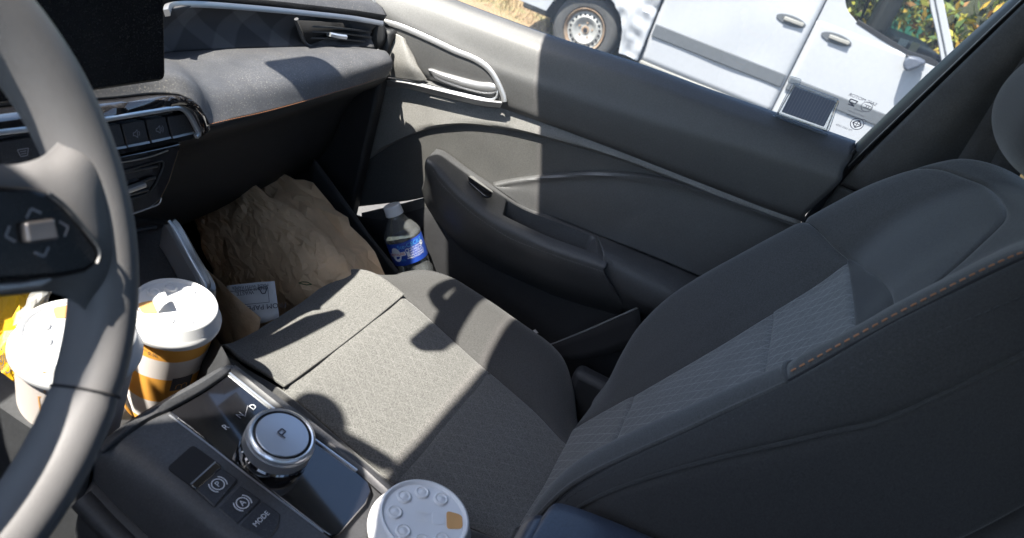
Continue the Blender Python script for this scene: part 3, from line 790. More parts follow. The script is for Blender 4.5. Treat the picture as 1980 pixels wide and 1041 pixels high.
# padded panel with its raised upper edge
PADT = [(954, 357), (1000, 348), (1060, 341), (1160, 335), (1250, 341), (1350, 366), (1450, 402), (1545, 437)]
PADB = [(954, 359), (990, 384), (1024, 408), (1085, 425), (1155, 454), (1260, 495), (1362, 538), (1500, 600)]
loft('padded_panel', [X(0.716, *sh(PADT, 0, -3)), X(0.708, *PADT), X(0.7055, *sh(PADT, 0, 4)), X(0.7075, *sh(PADT, 0, 10)), X(0.706, *[((a+c)/2, (b+d)/2) for (a, b), (c, d) in zip(PADT, PADB)]), X(0.705, *PADB)], M['door_dark'], door, 50, 26, solid=0.003)
# armrest
AT = [(842, 291), (856, 295), (880, 312), (906, 332), (952, 363), (1009, 401), (1070, 424), (1136, 450), (1160, 460)]
AE = [(826, 306), (840, 314), (866, 342), (894, 371), (955, 417), (1017, 448), (1067, 471), (1130, 493), (1174, 508)]
AS = [(822, 318), (838, 330), (851, 352), (905, 405), (950, 438), (990, 462), (1059, 489), (1120, 510), (1168, 526)]
AB = [(822, 345), (832, 378), (860, 420), (900, 462), (955, 497), (1010, 523), (1065, 547), (1124, 568), (1205, 590)]
arm_rows = [X(0.712, *sh(AT, 2, -2)), X(0.700, *AT), X(0.640, *AE), X(0.631, *AS), X(0.640, *[((a+c)/2, (b+d)/2) for (a, b), (c, d) in zip(AS, AB)]), X(0.662, *AB), X(0.715, *sh(AB, -6, 22))]
NU, NV = 120, 70
U = [i/(NU-1) for i in range(NU)]; VV = [i/(NV-1) for i in range(NV)]
rows = [resample(c, NU, True, U) for c in arm_rows]
# rows: keep each control curve at an even share of the section so that the top face can be found again
KV = [0.0, 0.06, 0.46, 0.56, 0.72, 0.90, 1.0]
G = []
for i in range(NV):
    v = VV[i]; k = max(j for j in range(len(KV)-1) if KV[j] <= v+1e-9); f = (v-KV[k])/(KV[k+1]-KV[k])
    r = []
    for j in range(NU):
        c = [rw[j] for rw in rows]
        b_, c_ = c[k], c[k+1]; m0 = (c_-c[k-1])*0.5 if k > 0 else (c_-b_); m1 = (c[k+2]-b_)*0.5 if k+2 < len(c) else (c_-b_)
        if k == 1: m0, m1 = (c_-b_), (c_-b_)*0.9
        f2, f3 = f*f, f*f*f
        p = b_*(2*f3-3*f2+1)+m0*(f3-2*f2+f)+c_*(-2*f3+3*f2)+m1*(f3-f2)
        r.append(p)
    G.append(r)
def step(x, a, b): 
    t = min(max((x-a)/(b-a), 0), 1); return t*t*(3-2*t)
for i in range(NV):          # pull cup: a deep pocket in the rear half of the top face
    for j in range(NU):
        u, v = U[j], VV[i]
        lo_u = 0.46 + 0.10*max(0, (0.30-v)/0.2)*0
        d = step(u, lo_u, lo_u+0.05)*(1-step(u, 0.93, 0.965))*step(v, 0.085, 0.125)*(1-step(v, 0.345, 0.375))
        G[i][j] = G[i][j] + V((0, 0, -0.055))*d
arm = obj('armrest', [p for r in G for p in r], gridfaces(NV, NU), M['armrest'], door, angle=50, solid=0.002)
stitches('stitching', [p+V((-0.001, 0, 0)) for p in resample(X(0.630, *AS[1:]), 80)], M['grey_thread'], arm, 0.005, 0.00045, V((-1, 0, 0.3)))
# window switch in its bezel
sw = [on(a, b, at(930, 358, 'x', 0.67), V((-0.3, 0, 1)).normalized()) for a, b in ((905, 341), (914, 341), (954, 372), (950, 381), (938, 381), (906, 353))]
nsw = V((-0.35, 0.0, 1)).normalized()
bez = prism('switch_bezel', [p+nsw*0.0015 for p in rounded(sw, 0.004)], nsw, 0.004, M['gloss'], arm, 0.0006)
sw2 = [on(a, b, at(938, 368, 'x', 0.67)+nsw*0.006, nsw) for a, b in ((926, 360), (938, 360), (950, 372), (945, 378), (934, 376))]
prism('window_switch', rounded(sw2, 0.003), nsw, 0.008, M['button'], bez, 0.0012)
ctr = on(937, 368, at(938, 368, 'x', 0.67)+nsw*0.0064, nsw)
lettering('switch_mark', '', 0.004, lambda x, y: ctr+V((0, -1, 0))*x+V((1, 0, 0.35)).normalized()*y, M['print'], bez, [line2([(-.003, -.002), (-.003, .002), (.003, .002), (.003, -.002), (-.003, -.002)], .0008)])
# block behind the armrest that runs on under the seat
loft('armrest_tail', [X(0.716, (1152, 452), (1220, 479), (1300, 511), (1362, 538), (1480, 590)), X(0.672, (1158, 470), (1225, 500), (1290, 530), (1360, 565), (1470, 620)), X(0.645, (1166, 490), (1215, 520), (1275, 550), (1345, 590), (1450, 650)), X(0.642, (1167, 524), (1205, 560), (1260, 590), (1320, 615), (1430, 680)), X(0.665, (1200, 588), (1230, 597), (1260, 605), (1310, 625), (1410, 700)), X(0.71, (1195, 600), (1230, 612), (1260, 620), (1310, 640), (1410, 715))], M['armrest'], door, 40, 30, solid=0.003)
# lower door: sloping panel, gap line, map pocket with its rim
loft('lower_strip', [X(0.717, (700, 412), (786, 392), (840, 381), (950, 400)), X(0.714, (700, 440), (788, 424), (842, 416), (950, 440))], M['door_insert'], door, 20, 5, solid=0.003)
loft('lower_panel', [X(0.722, (700, 412), (786, 392), (840, 381), (950, 400), (1100, 450), (1300, 540), (1500, 620)), X(0.712, (700, 440), (788, 420), (842, 410), (950, 440), (1100, 520), (1300, 620), (1500, 700)), [V((0.705, y, 0.28)) for y in (0.5, 0.4, 0.3, 0.2, 0.0, -0.2, -0.4)], [V((0.70, y, 0.0)) for y in (0.5, 0.4, 0.3, 0.2, 0.0, -0.2, -0.4)]], M['black'], door, 40, 20, solid=0.003)
pocket = loft('map_pocket', [[V((0.612, 0.47, 0.415)), V((0.606, 0.40, 0.375)), V((0.602, 0.30, 0.315)), V((0.602, 0.15, 0.245)), V((0.605, 0.0, 0.225)), V((0.62, -0.11, 0.25)), V((0.64, -0.26, 0.30))], [V((0.605, y, 0.18)) for y in (0.47, 0.40, 0.30, 0.15, 0.0, -0.11, -0.26)], [V((0.625, y, 0.06)) for y in (0.47, 0.40, 0.30, 0.15, 0.0, -0.11, -0.26)], [V((0.70, y, 0.045)) for y in (0.47, 0.40, 0.30, 0.15, 0.0, -0.11, -0.26)]], M['lower'], door, 40, 20, solid=0.004)
tube('pocket_rim', X(0.66, (1060, 668), (1075, 663), (1150, 632), (1236, 594), (1270, 580)), 0.0016, M['satin_paint'], door, 8, n=14)
loft('pocket_lip', [X(0.66, (1060, 669), (1150, 634), (1236, 596)), X(0.655, (1068, 700), (1160, 690), (1245, 660))], M['seam'], door, 10, 4, solid=0.003)
# --- inside handle: silver bezel, dark dished recess, release lever
BZ_T = [(738, 41), (770, 50), (800, 62), (840, 80), (880, 99), (915, 113), (938, 127), (953, 143), (965, 165), (974, 188), (975, 197)]
rec_rows = [X(0.700, (738, 52), (770, 62), (800, 74), (840, 93), (880, 112), (912, 126), (930, 137), (944, 152), (955, 172), (962, 186)),
            X(0.722, (742, 70), (775, 82), (805, 94), (838, 104), (870, 117), (900, 131), (920, 145), (932, 155), (944, 172), (953, 184)),
            X(0.726, (744, 110), (778, 118), (806, 128), (832, 130), (860, 138), (890, 147), (912, 157), (925, 165), (936, 176), (946, 186)),
            X(0.712, (745, 136), (780, 138), (812, 148), (835, 152), (862, 160), (890, 168), (910, 174), (924, 178), (936, 184), (946, 190)),
            X(0.697, (748, 148), (780, 152), (815, 160), (840, 167), (870, 175), (900, 182), (920, 187), (935, 190), (946, 192), (955, 193))]
rec = loft('handle_recess', rec_rows, M['door_grey'], door, 50, 30, solid=0.003)
# the smooth shoulder of the recess beside the dashboard
loft('recess_shoulder', [X(0.690, (745, 68), (760, 64), (778, 72), (786, 82)), X(0.684, (742, 90), (765, 95), (783, 102), (798, 112)), X(0.682, (745, 120), (768, 122), (790, 128), (806, 136)), X(0.690, (748, 148), (775, 152), (800, 155), (822, 160))], M['door_mid'], rec, 16, 20, solid=0.004, dip=0.008, w=0.25, sides=(0, 0, 0, 1))
def bar(name, px, w, x, mat, parent, n=50, th=0.006):
    path = resample(X(x, *px), n)
    return tube(name, path, 0, mat, parent, up=V((-1, 0, 0.15)).normalized(), prof=[(-th, -w), (th*0.55, -w), (th, -w*0.5), (th, w*0.5), (th*0.55, w), (-th, w)])
bz = thing  # (name kept free)
bezel = bar('handle_bezel', BZ_T, 0.0044, 0.6915, M['satin'], door, 60, 0.0025)
bar('handle_bezel', [(748, 152), (790, 158), (840, 170), (890, 181), (930, 190), (950, 193), (960, 188), (962, 178), (957, 166)], 0.0018, 0.694, M['chrome'], door, 50, 0.002)
loft('handle_bezel', [X(0.690, (748, 154), (790, 160), (840, 172), (890, 184), (930, 193), (972, 198)), X(0.698, (750, 166), (790, 170), (840, 182), (890, 194), (930, 203), (968, 207))], M['satin'], door, 30, 6, solid=0.004)
lev = loft('release_handle', [X(0.702, (830, 130), (850, 137), (880, 145), (905, 152), (930, 158), (953, 158)), X(0.690, (829, 134), (848, 142), (878, 151), (905, 158), (932, 163), (956, 163)), X(0.690, (832, 141), (850, 150), (878, 161), (905, 169), (932, 175), (960, 176)), X(0.699, (836, 148), (854, 158), (880, 168), (905, 176), (932, 182), (961, 184))], M['satin'], door, 30, 14, solid=0.003, dip=0.003, w=0.1)
# --- window: pane, frame at the rear, the maker's marks
glassp = obj('window_pane', [gl(560, -120), gl(1652, 290), gl(1700, 246), gl(1985, -24), V((0.592, -0.46, 1.32)), V((0.602, 0.30, 1.28)), V((0.68, 0.66, 1.0))], [tuple(range(7))], M['glass'], door, smooth=False)
loft('window_frame', [[gl(1650, 286, -.004), gl(1720, 218, -.004), gl(1800, 140, -.004), gl(1955, 0, -.004), gl(2100, -132, -.004)], [gl(1646, 300, .012), gl(1716, 234, .012), gl(1800, 156, .012), gl(1962, 3, .012), gl(2110, -128, .012)], [gl(1640, 322, .018), gl(1712, 252, .018), gl(1800, 168, .018), gl(1970, 6, .018), gl(2118, -128, .018)], [gl(1632, 335, .006), gl(1708, 262, .006), gl(1800, 176, .006), gl(1975, 8, .006), gl(2120, -126, .006)]], M['frame_black'], door, 30, 10, solid=0.004)
tube('frame_glint', [gl(1640, 321, .019), gl(1712, 251, .019), gl(1800, 167, .019), gl(1970, 5, .019), gl(2118, -129, .019)], 0.0012, M['satin_paint'], door, 6, n=24)  # pale strip stands in for the highlight along the frame
# rear shut edge of the door
loft('shut_edge', [X(0.712, (1652, 288), (1610, 345), (1575, 395), (1548, 436), (1530, 470)), X(0.730, (1662, 300), (1622, 358), (1586, 408), (1560, 450), (1545, 480))], M['black'], door, 20, 5, solid=0.003)
gu = V((-0.25, 0, 1)).normalized()          # up along the pane
def gmap(px, py, s=1.0):
    c = gl(px, py, 0.0015)
    return lambda x, y: c + V((0, 1, 0))*(x*s) + gu*(y*s)      # reads from outside, mirrored from within
mk = M['ink_blue']
lettering('pane_marking', 'SAIC MOTOR', 0.0066, gmap(1668, 193), mk, glassp)
e3 = [ring2(0, 0, 0.0072, 0.0007, 28)] + [ring2(-0.0034+0.0032*k, 0, 0.0026, 0.0008, 12, math.pi*0.35, math.pi*1.65) for k in range(3)]
lettering('pane_marking', '', 0.01, gmap(1676, 207), mk, glassp, e3)
lettering('pane_marking', '', 0.01, gmap(1649, 199), mk, glassp, [line2([(-.005, .004), (.005, .004), (.005, -.0005), (-.004, -.004), (.005, -.004)], .0015), line2([(-.005, .004), (-.003, -.001), (.003, -.0005)], .0012)])
lettering('pane_marking', 'TEMPERED', 0.0028, gmap(1660, 214), mk, glassp)
lettering('pane_marking', 'DOT717 AS2 M20', 0.0030, gmap(1655, 220), mk, glassp)
lettering('pane_marking', '43R-007283', 0.0036, gmap(1648, 226), mk, glassp, [ring2(-0.016, -0.001, 0.0038, 0.0006, 18)])
lettering('pane_marking', '', 0.01, gmap(1657, 240), mk, glassp, [ring2(0, 0, 0.0085, 0.001, 26), line2([(0, .006), (.006, 0), (0, -.006), (-.006, 0), (0, .006)], .0013), line2([(0, .006), (0, -.006)], .0009), line2([(-.006, 0), (.006, 0)], .0009)])
lettering('pane_marking', 'TIS 2602-2556', 0.0040, gmap(1632, 247), mk, glassp)
# --- solar charger stuck to the pane in a clear holder
sol = thing('solar_gadget', 'small dark solar panel in a clear plastic holder stuck on the side window', 'gadget', gl(1563, 205))
def gpoly(pts, off): return [gl(a, b, off) for a, b in pts]
prism('holder', rounded(gpoly([(1532, 160), (1624, 194), (1602, 258), (1500, 222)], 0.007), 0.006, 5), -GN, 0.005, M['clear'], sol, 0.0015)
def solar():
    k, t, b = nodes('solar_cells'); vec = coord(t, 1.0)
    wv = t.nodes.new('ShaderNodeTexWave'); wv.bands_direction = 'Y'; wv.inputs['Scale'].default_value = 75; wv.inputs['Distortion'].default_value = 0.3
    t.links.new(vec, wv.inputs['Vector'])
    c = rampn(t, wv.outputs['Fac'], [(0.75, (0.24, 0.27, 0.36)), (0.95, (0.33, 0.36, 0.44))])
    t.links.new(c, b.inputs['Base Color']); b.inputs['Roughness'].default_value = 0.25; return k
M['solar'] = solar()
prism('cell_sheet', rounded(gpoly([(1536, 168), (1617, 198), (1593, 246), (1511, 217)], 0.0085), 0.002, 3), -GN, 0.003, M['solar'], sol, 0.0006)
tube('holder_rim', [gl(a, b, 0.009) for a, b in ((1536, 164), (1620, 195), (1598, 252), (1504, 220))], 0.0016, M['clear'], sol, 6, closed=True)
tube('holder_rim', [gl(a, b, 0.009) for a, b in ((1496, 221), (1548, 243), (1600, 262))], 0.0022, M['clear'], sol, 6)
prism('suction_tab', rounded(gpoly([(1527, 148), (1550, 155), (1545, 168), (1522, 160)], 0.005), 0.003, 4), -GN, 0.004, M['clear'], sol, 0.001)
# ------------------------------------------------------------------ dashboard
dash = thing('dashboard', 'dusty dark dashboard with quilted panel, side air vent and silver trim line', 'dashboard', (0.2, 0.6, 0.45))
CHR = [(320, 24), (323, 14), (332, 9), (360, 7), (400, 8.5), (450, 12), (520, 18), (600, 26), (680, 35), (737, 45)]
def chz(px): return interp(px, [(320, 0.692), (737, 0.667)])
def rbz(px): return interp(px, [(160, 0.640), (325, 0.636), (745, 0.628)])
chrome3 = [at(a, b, 'z', chz(a)) for a, b in CHR]
tube('trim_line', [p+V((0, -0.002, 0)) for p in resample(chrome3, 60)], 0, M['satin'], dash, up=V((0, -1, 0.3)).normalized(), prof=[(-.003, -.0038), (.0025, -.0038), (.0035, 0), (.0025, .0038), (-.003, .0038)])
# hood above the trim line: front lip, then the top running forward to the windscreen
topc = [at(a, b, 'z', chz(a)) for a, b in ((200, 18), (300, 8), (360, 5), (450, 8), (520, 13), (600, 21), (680, 30), (741, 39))]
loft('upper_pad', [topc, [p+V((0, -0.004, 0.008)) for p in topc], [p+V((0.0, 0.010, 0.018)) for p in topc], [p+V((0.0, 0.06, 0.026)) for p in topc], [p+V((0, 0.25, 0.05)) for p in topc], [p+V((0.0, 0.55, 0.04)) for p in topc]], M['dash'], dash, 50, 30, solid=0.004)
# the recess: quilted decor panel
RB = [(150, 142), (240, 122), (325, 105), (400, 100), (500, 96), (600, 93), (680, 92), (728, 96)]
rb3 = [at(a, b, 'z', rbz(a)) for a, b in RB]
def quilt():
    k, t, b = nodes('quilted_decor'); vec = coord(t)
    tot = None
    for ang, ph in ((52, 0.0), (-52, 0.4)):
        mp = t.nodes.new('ShaderNodeMapping'); mp.inputs['Rotation'].default_value = (0, math.radians(ang), 0)
        t.links.new(vec, mp.inputs[0])
        wv = t.nodes.new('ShaderNodeTexWave'); wv.bands_direction = 'X'; wv.inputs['Scale'].default_value = 5.2; wv.inputs['Phase Offset'].default_value = ph*6
        t.links.new(mp.outputs[0], wv.inputs['Vector'])
        l = rampn(t, wv.outputs['Fac'], [(0.62, 0.0), (0.74, 1.0)])
        tot = l if tot is None else mathn(t, 'ADD', tot, l)
    f = noise_n(t, vec, 1500, 2)
    c = mixc(t, mathn(t, 'MULTIPLY', tot, 0.5), (0.034, 0.034, 0.038), (0.11, 0.11, 0.115))
    c = mixc(t, mathn(t, 'MULTIPLY', f, 0.25), c, (0.07, 0.07, 0.075))
    t.links.new(c, b.inputs['Base Color']); b.inputs['Roughness'].default_value = 0.8
    bumpn(t, b, f, 0.4, 0.0006); return k
M['quilt'] = quilt()
ch_s = [at(a, b, 'z', chz(a)) for a, b in ((150, 60), (240, 36), (322, 22), (400, 10), (500, 17), (600, 27), (680, 36), (735, 47))]
loft('decor_panel', [[p+V((0, 0.004, 0)) for p in ch_s], [a.lerp(b, 0.5)+V((0, 0.016, 0)) for a, b in zip(ch_s, rb3)], [p+V((0, 0.004, 0)) for p in rb3]], M['quilt'], dash, 50, 12, solid=0.003)
# lower pad: soft roll down to the stitched edge; its left half runs behind the screen and over the switch bar
ST = [(402, 243), (450, 232), (500, 221), (550, 208), (600, 194), (650, 179), (700, 164), (747, 147)]
st3 = [at(a, b, 'z', lerp(0.612, 0.597, i/7)) for i, (a, b) in enumerate(ST)]
fr3 = [at(a, b, 'z', z) for a, b, z in ((-120, 232, .64), (0, 205, .645), (120, 196, .645), (220, 190, .645), (300, 182, .645), (345, 184, .645), (372, 197, .640), (390, 218, .628))] + st3
bk3 = [at(a, b, 'z', .640) for a, b in ((-120, 185), (0, 168), (80, 155), (150, 142), (200, 130), (240, 121), (270, 115), (300, 110))] + [at(a, b, 'z', rbz(a)) for a, b in ((325, 105), (385, 101), (445, 98), (505, 96), (565, 94), (620, 93), (680, 93), (735, 99))]
mid1 = [a.lerp(b, 0.35)+V((0, -0.004, 0.013)) for a, b in zip(bk3, fr3)]
mid2 = [a.lerp(b, 0.72)+V((0, -0.010, 0.015)) for a, b in zip(bk3, fr3)]
loft('lower_pad', [bk3, mid1, mid2, fr3], M['dash'], dash, 70, 26, solid=0.004)
under = [p+V((0, 0.006, -0.006)) for p in fr3]
stitches('stitching', [p+V((0, -0.0015, 0.002)) for p in resample(st3, 90)], M['orange_thread'], dash, 0.0044, 0.0004, V((0, -0.6, 0.6)))
# lower dashboard and glove box, falling away into the footwell
g0 = [V((x, y, z)) for x, y, z in ((-0.25, 0.42, 0.60), (0.0, 0.40, 0.59), (0.20, 0.385, 0.588), (0.30, 0.383, 0.588), (0.45, 0.386, 0.588), (0.60, 0.392, 0.588), (0.665, 0.396, 0.588))]
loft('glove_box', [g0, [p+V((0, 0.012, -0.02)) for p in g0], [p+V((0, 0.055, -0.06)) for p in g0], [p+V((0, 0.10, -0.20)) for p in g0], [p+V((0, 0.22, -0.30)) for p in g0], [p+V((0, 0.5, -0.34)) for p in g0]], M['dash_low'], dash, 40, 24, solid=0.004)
tube('glove_box_gap', [on(a, b, V((0.3, 0.455, 0.5)), V((0, -0.9, 0.35)).normalized()) for a, b in ((378, 300), (430, 290), (500, 268), (560, 255))], 0.0012, M['seam'], dash, 5, n=16)
# end cap against the door
tube('end_trim', [at(a, b, 'x', 0.672) for a, b in ((716, -12), (724, 6), (733, 22), (739, 36))], 0.0028, M['satin_paint'], dash, 8, n=14)
tube('end_trim', [at(a, b, 'x', 0.664) for a, b in ((730, 97), (739, 107), (744, 122), (747, 143))], 0.0028, M['satin_paint'], dash, 8, n=14)
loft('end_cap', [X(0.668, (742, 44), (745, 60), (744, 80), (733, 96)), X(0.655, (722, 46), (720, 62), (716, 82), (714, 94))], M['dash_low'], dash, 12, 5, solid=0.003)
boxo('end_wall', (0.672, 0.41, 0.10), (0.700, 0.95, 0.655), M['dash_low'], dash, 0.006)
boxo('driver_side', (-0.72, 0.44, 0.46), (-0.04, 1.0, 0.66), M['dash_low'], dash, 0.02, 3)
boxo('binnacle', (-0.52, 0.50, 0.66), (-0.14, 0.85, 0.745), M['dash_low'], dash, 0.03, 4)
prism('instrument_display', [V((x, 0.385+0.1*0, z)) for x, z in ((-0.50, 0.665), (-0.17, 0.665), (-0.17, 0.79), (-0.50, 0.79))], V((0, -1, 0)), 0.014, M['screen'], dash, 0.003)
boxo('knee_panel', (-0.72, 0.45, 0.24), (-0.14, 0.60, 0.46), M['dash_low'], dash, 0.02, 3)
# side air vent
vent = obj('side_vent', [p for r in [Y(0.452, (575, 40), (700, 46)), Y(0.452, (598, 92), (712, 88))] for p in r], [(0, 1, 3, 2)], M['seam'], dash, solid=0.002)
vy_ = V((0, -1, 0))
def vq(px, py, dy=0.0): return on(px, py, V((0.55, 0.452-0.1*0+dy, 0.65)), V((0.22, 1, 0)).normalized())
vent.data.materials[0] = M['seam']
tube('vent_frame', [vq(a, b, -.008) for a, b in ((573, 37), (578, 52), (586, 76), (592, 86), (604, 91), (660, 91), (705, 90))], 0.0032, M['dash'], vent, 8, n=40)
for a, b in (((582, 50), (716, 62)), ((586, 60), (716, 72)), ((592, 73), (714, 82))):
    pth = [vq(*a, -.006), vq((a[0]+b[0])/2, (a[1]+b[1])/2-2, -.007), vq(*b, -.004)]
    tube('slat', pth, 0, M['frame_black'], vent, n=14, up=V((0, -1, 0.2)).normalized(), prof=[(-.010, -.0012), (.003, -.0012), (.003, .0012), (-.010, .0012)])
tube('vent_tab', [vq(637, 67, -.012), vq(652, 70, -.013), vq(668, 72, -.012)], 0, M['chrome'], vent, n=8, up=V((0, -1, 0.2)).normalized(), prof=[(-.006, -.0028), (.002, -.0034), (.004, -.001), (.003, .003), (-.006, .003)])
# white print on top of the dashboard
tc = at(655, 2, 'z', 0.70)
lettering('airbag_mark', 'AIRBAG', 0.008, lambda x, y: tc+V((x, y*0.9+0.004, 0.004+y*0.3)), M['print'], dash)
# --- centre screen
scr_n = V((-0.10, -1, 0.10)).normalized()
sp = at(322, 158, 'y', 0.352)
def scq(px, py, o=0.0): return on(px, py, sp+scr_n*o, scr_n)
p_rb, p_lb, p_rt = scq(322, 157), scq(120, 187), scq(318, -40)
e_x = (p_rb-p_lb).normalized(); e_z = scr_n.cross(e_x)*-1
if e_z.z < 0: e_z = -e_z
screen = thing('centre_screen', 'large black touchscreen standing on top of the dashboard', 'screen', p_rb+V((-0.13, 0.02, 0)))
def quadp(x0, x1, z0, z1, o): return [p_rb+e_x*a+e_z*b+scr_n*o for a, b in ((x0, z0), (x1, z0), (x1, z1), (x0, z1))]
prism('housing', rounded(quadp(-0.27, 0.0, 0.0, 0.092, -0.001), 0.008), scr_n, 0.014, M['black'], screen, 0.0025)
prism('display', rounded(quadp(-0.267, -0.003, 0.003, 0.089, 0.0015), 0.006), scr_n, 0.003, M['screen'], screen, 0.0006)
# --- switch bar under the screen
bar_n = V((0, -1, 0.28)).normalized(); bp0 = at(345, 235, 'y', 0.366)
def bq(px, py, o=0.0): return on(px, py, bp0+bar_n*o, bar_n)
swb = thing('switch_bar', 'glossy black switch bar with silver outline under the screen', 'switch panel', bp0)
up_edge = [at(a, b, 'z', .6425) for a, b in ((-120, 236), (0, 210), (120, 199), (220, 192), (300, 184), (340, 186))]+[at(370, 198, 'z', .6395), at(390, 219, 'z', .6275), at(402, 244, 'z', .6115)]
lo_edge = [bq(a, b, .006) for a, b in ((-120, 272), (0, 252), (120, 240), (200, 228), (300, 211), (345, 205), (366, 213), (380, 236), (392, 262))]
loft('housing', [up_edge, [a.lerp(b, 0.5)+V((0, -0.006, 0.005)) for a, b in zip(up_edge, lo_edge)], lo_edge, [p-bar_n*0.02 for p in lo_edge]], M['gloss_dusty'], swb, 60, 14, solid=0.003)
tube('silver_outline', [bq(a, b, .007) for a, b in ((-120, 276), (0, 256), (120, 243), (200, 231), (300, 215), (342, 209), (358, 213), (368, 224), (380, 246), (386, 258), (380, 265))], 0, M['chrome'], swb, n=70, up=bar_n, prof=[(-.003, -.0024), (.001, -.0024), (.002, 0), (.001, .0024), (-.003, .0024)])
prism('back_plate', [bq(a, b, -.004) for a, b in ((-120, 276), (0, 256), (120, 243), (200, 231), (300, 214), (345, 208), (368, 218), (384, 260), (370, 270), (215, 302), (0, 338), (-120, 356))], bar_n, 0.004, M['gloss'], swb)
btn = [((-70, 286), (-8, 276), (2, 330), (-60, 342)), ((-4, 275), (80, 262), (90, 314), (6, 329)), ((84, 261), (150, 251), (160, 301), (94, 313)), ((154, 250), (232, 240), (244, 286), (164, 300)), ((236, 240), (279, 233), (289, 277), (247, 285)), ((283, 232), (320, 226), (330, 268), (293, 276)), ((324, 226), (360, 220), (376, 258), (334, 268))]
icons = {1: 'defrost', 3: 'car', 4: 'voldown', 5: 'volup'}
for k, q in enumerate(btn):
    c3 = [bq(a, b, .002) for a, b in q]
    b_ = prism('button', rounded(c3, 0.0012, 2), bar_n, 0.006, M['button'], swb, 0.0010)
    e1 = (c3[1]-c3[0]).normalized(); e2 = bar_n.cross(e1); e2 = e2 if e2.z > 0 else -e2
    cc = (c3[0]+c3[1]+c3[2]+c3[3])/4 + bar_n*0.0008
    mp = lambda x, y, cc=cc, e1=e1, e2=e2: cc+e1*x+e2*y
    ic = icons.get(k)
    if ic in ('voldown', 'volup'):
        ex = [line2([(-.004, -.0015), (-.004, .0015), (-.002, .0015), (.001, .004), (.001, -.004), (-.002, -.0015), (-.004, -.0015)], .0009)]
        if ic == 'volup': ex += [ring2(.001, 0, .0026, .0008, 6, -1, 1), ring2(.001, 0, .0044, .0008, 8, -0.9, 0.9)]
        else: ex += [ring2(.001, 0, .0026, .0008, 6, -1, 1)]
        lettering('icon', '', 0.005, mp, M['print_dim'], b_, ex)
    elif ic == 'car':
        lettering('icon', '', 0.005, mp, M['print_dim'], b_, [line2([(-.004, -.003), (-.004, .001), (-.002, .004), (.002, .004), (.004, .001), (.004, -.003), (-.004, -.003)], .0009), line2([(-.002, -.003), (-.002, 0), (.002, 0), (.002, -.003)], .0008)])
    elif ic == 'defrost':
        lettering('icon', '', 0.005, mp, M['print_dim'], b_, [line2([(-.005, .003), (.005, .003), (.003, -.003), (-.003, -.003), (-.005, .003)], .0009), line2([(-.003, .001), (.003, .001)], .0008), line2([(-.0025, -.001), (.0025, -.001)], .0008)])
    prism('button_edge', [c3[3]+(c3[0]-c3[3]).normalized()*0.0022+bar_n*.0006, c3[2]+(c3[1]-c3[2]).normalized()*0.0022+bar_n*.0006, c3[2]+bar_n*.0012, c3[3]+bar_n*.0012], bar_n, 0.0012, M['satin_paint'], b_)
# --- lower centre air vents under the switch bar
cv = thing('centre_vent', 'glossy black centre air vent with silver tab below the switch bar', 'air vent', at(290, 350, 'y', 0.37))
cvn = V((-0.12, -1, 0.1)).normalized(); cvp = at(300, 350, 'y', 0.372)
def cq(px, py, o=0.0): return on(px, py, cvp+cvn*o, cvn)
prism('face', [cq(a, b) for a, b in ((60, 330), (215, 304), (352, 276), (346, 300), (330, 352), (312, 388), (290, 405), (200, 432), (60, 460))], cvn, 0.02, M['gloss'], cv, 0.003)
tube('outline', [cq(a, b, .001) for a, b in ((150, 326), (230, 315), (290, 303), (325, 291))], 0.0009, M['satin_paint'], cv, 5, n=20)
tube('outline', [cq(a, b, .001) for a, b in ((150, 345), (235, 332), (300, 314), (314, 312), (316, 320), (304, 350), (292, 368), (280, 376), (240, 388), (150, 405))], 0.0011, M['frame_black'], cv, 6, n=60)
tube('outline', [cq(a, b, .001) for a, b in ((150, 440), (250, 416), (290, 402), (308, 394), (312, 383))], 0.0009, M['satin'], cv, 5, n=30)
for a, b in (((180, 345), (304, 322)), ((180, 392), (286, 368))):
    tube('slat', [cq(*a, .001), cq(*b, .001)], 0.0016, M['frame_black'], cv, 6, n=6)
tube('vent_tab', [cq(200, 382, .006), cq(240, 371, .006), cq(280, 357, .006)], 0, M['satin'], cv, n=8, up=cvn, prof=[(-.004, -.0026), (.002, -.0026), (.003, 0), (.002, .0026), (-.004, .0026)])
tube('slat', [cq(276, 352, .003), cq(290, 346, .003), cq(300, 344, .003)], 0.0018, M['frame_black'], cv, 6, n=6)
# ------------------------------------------------------------------ centre console
con = thing('centre_console', 'dark centre console with glossy black gear selector panel and silver edge strips', 'console', (0.02, 0.1, 0.0))
CN = V((0, -0.2, 1)).normalized(); CP = V((0, 0, 0.42))
def ct(px, py, o=0.0): return on(px, py, CP+CN*o, CN)
def ctp(pts, o=0.0): return [ct(a, b, o) for a, b in pts]
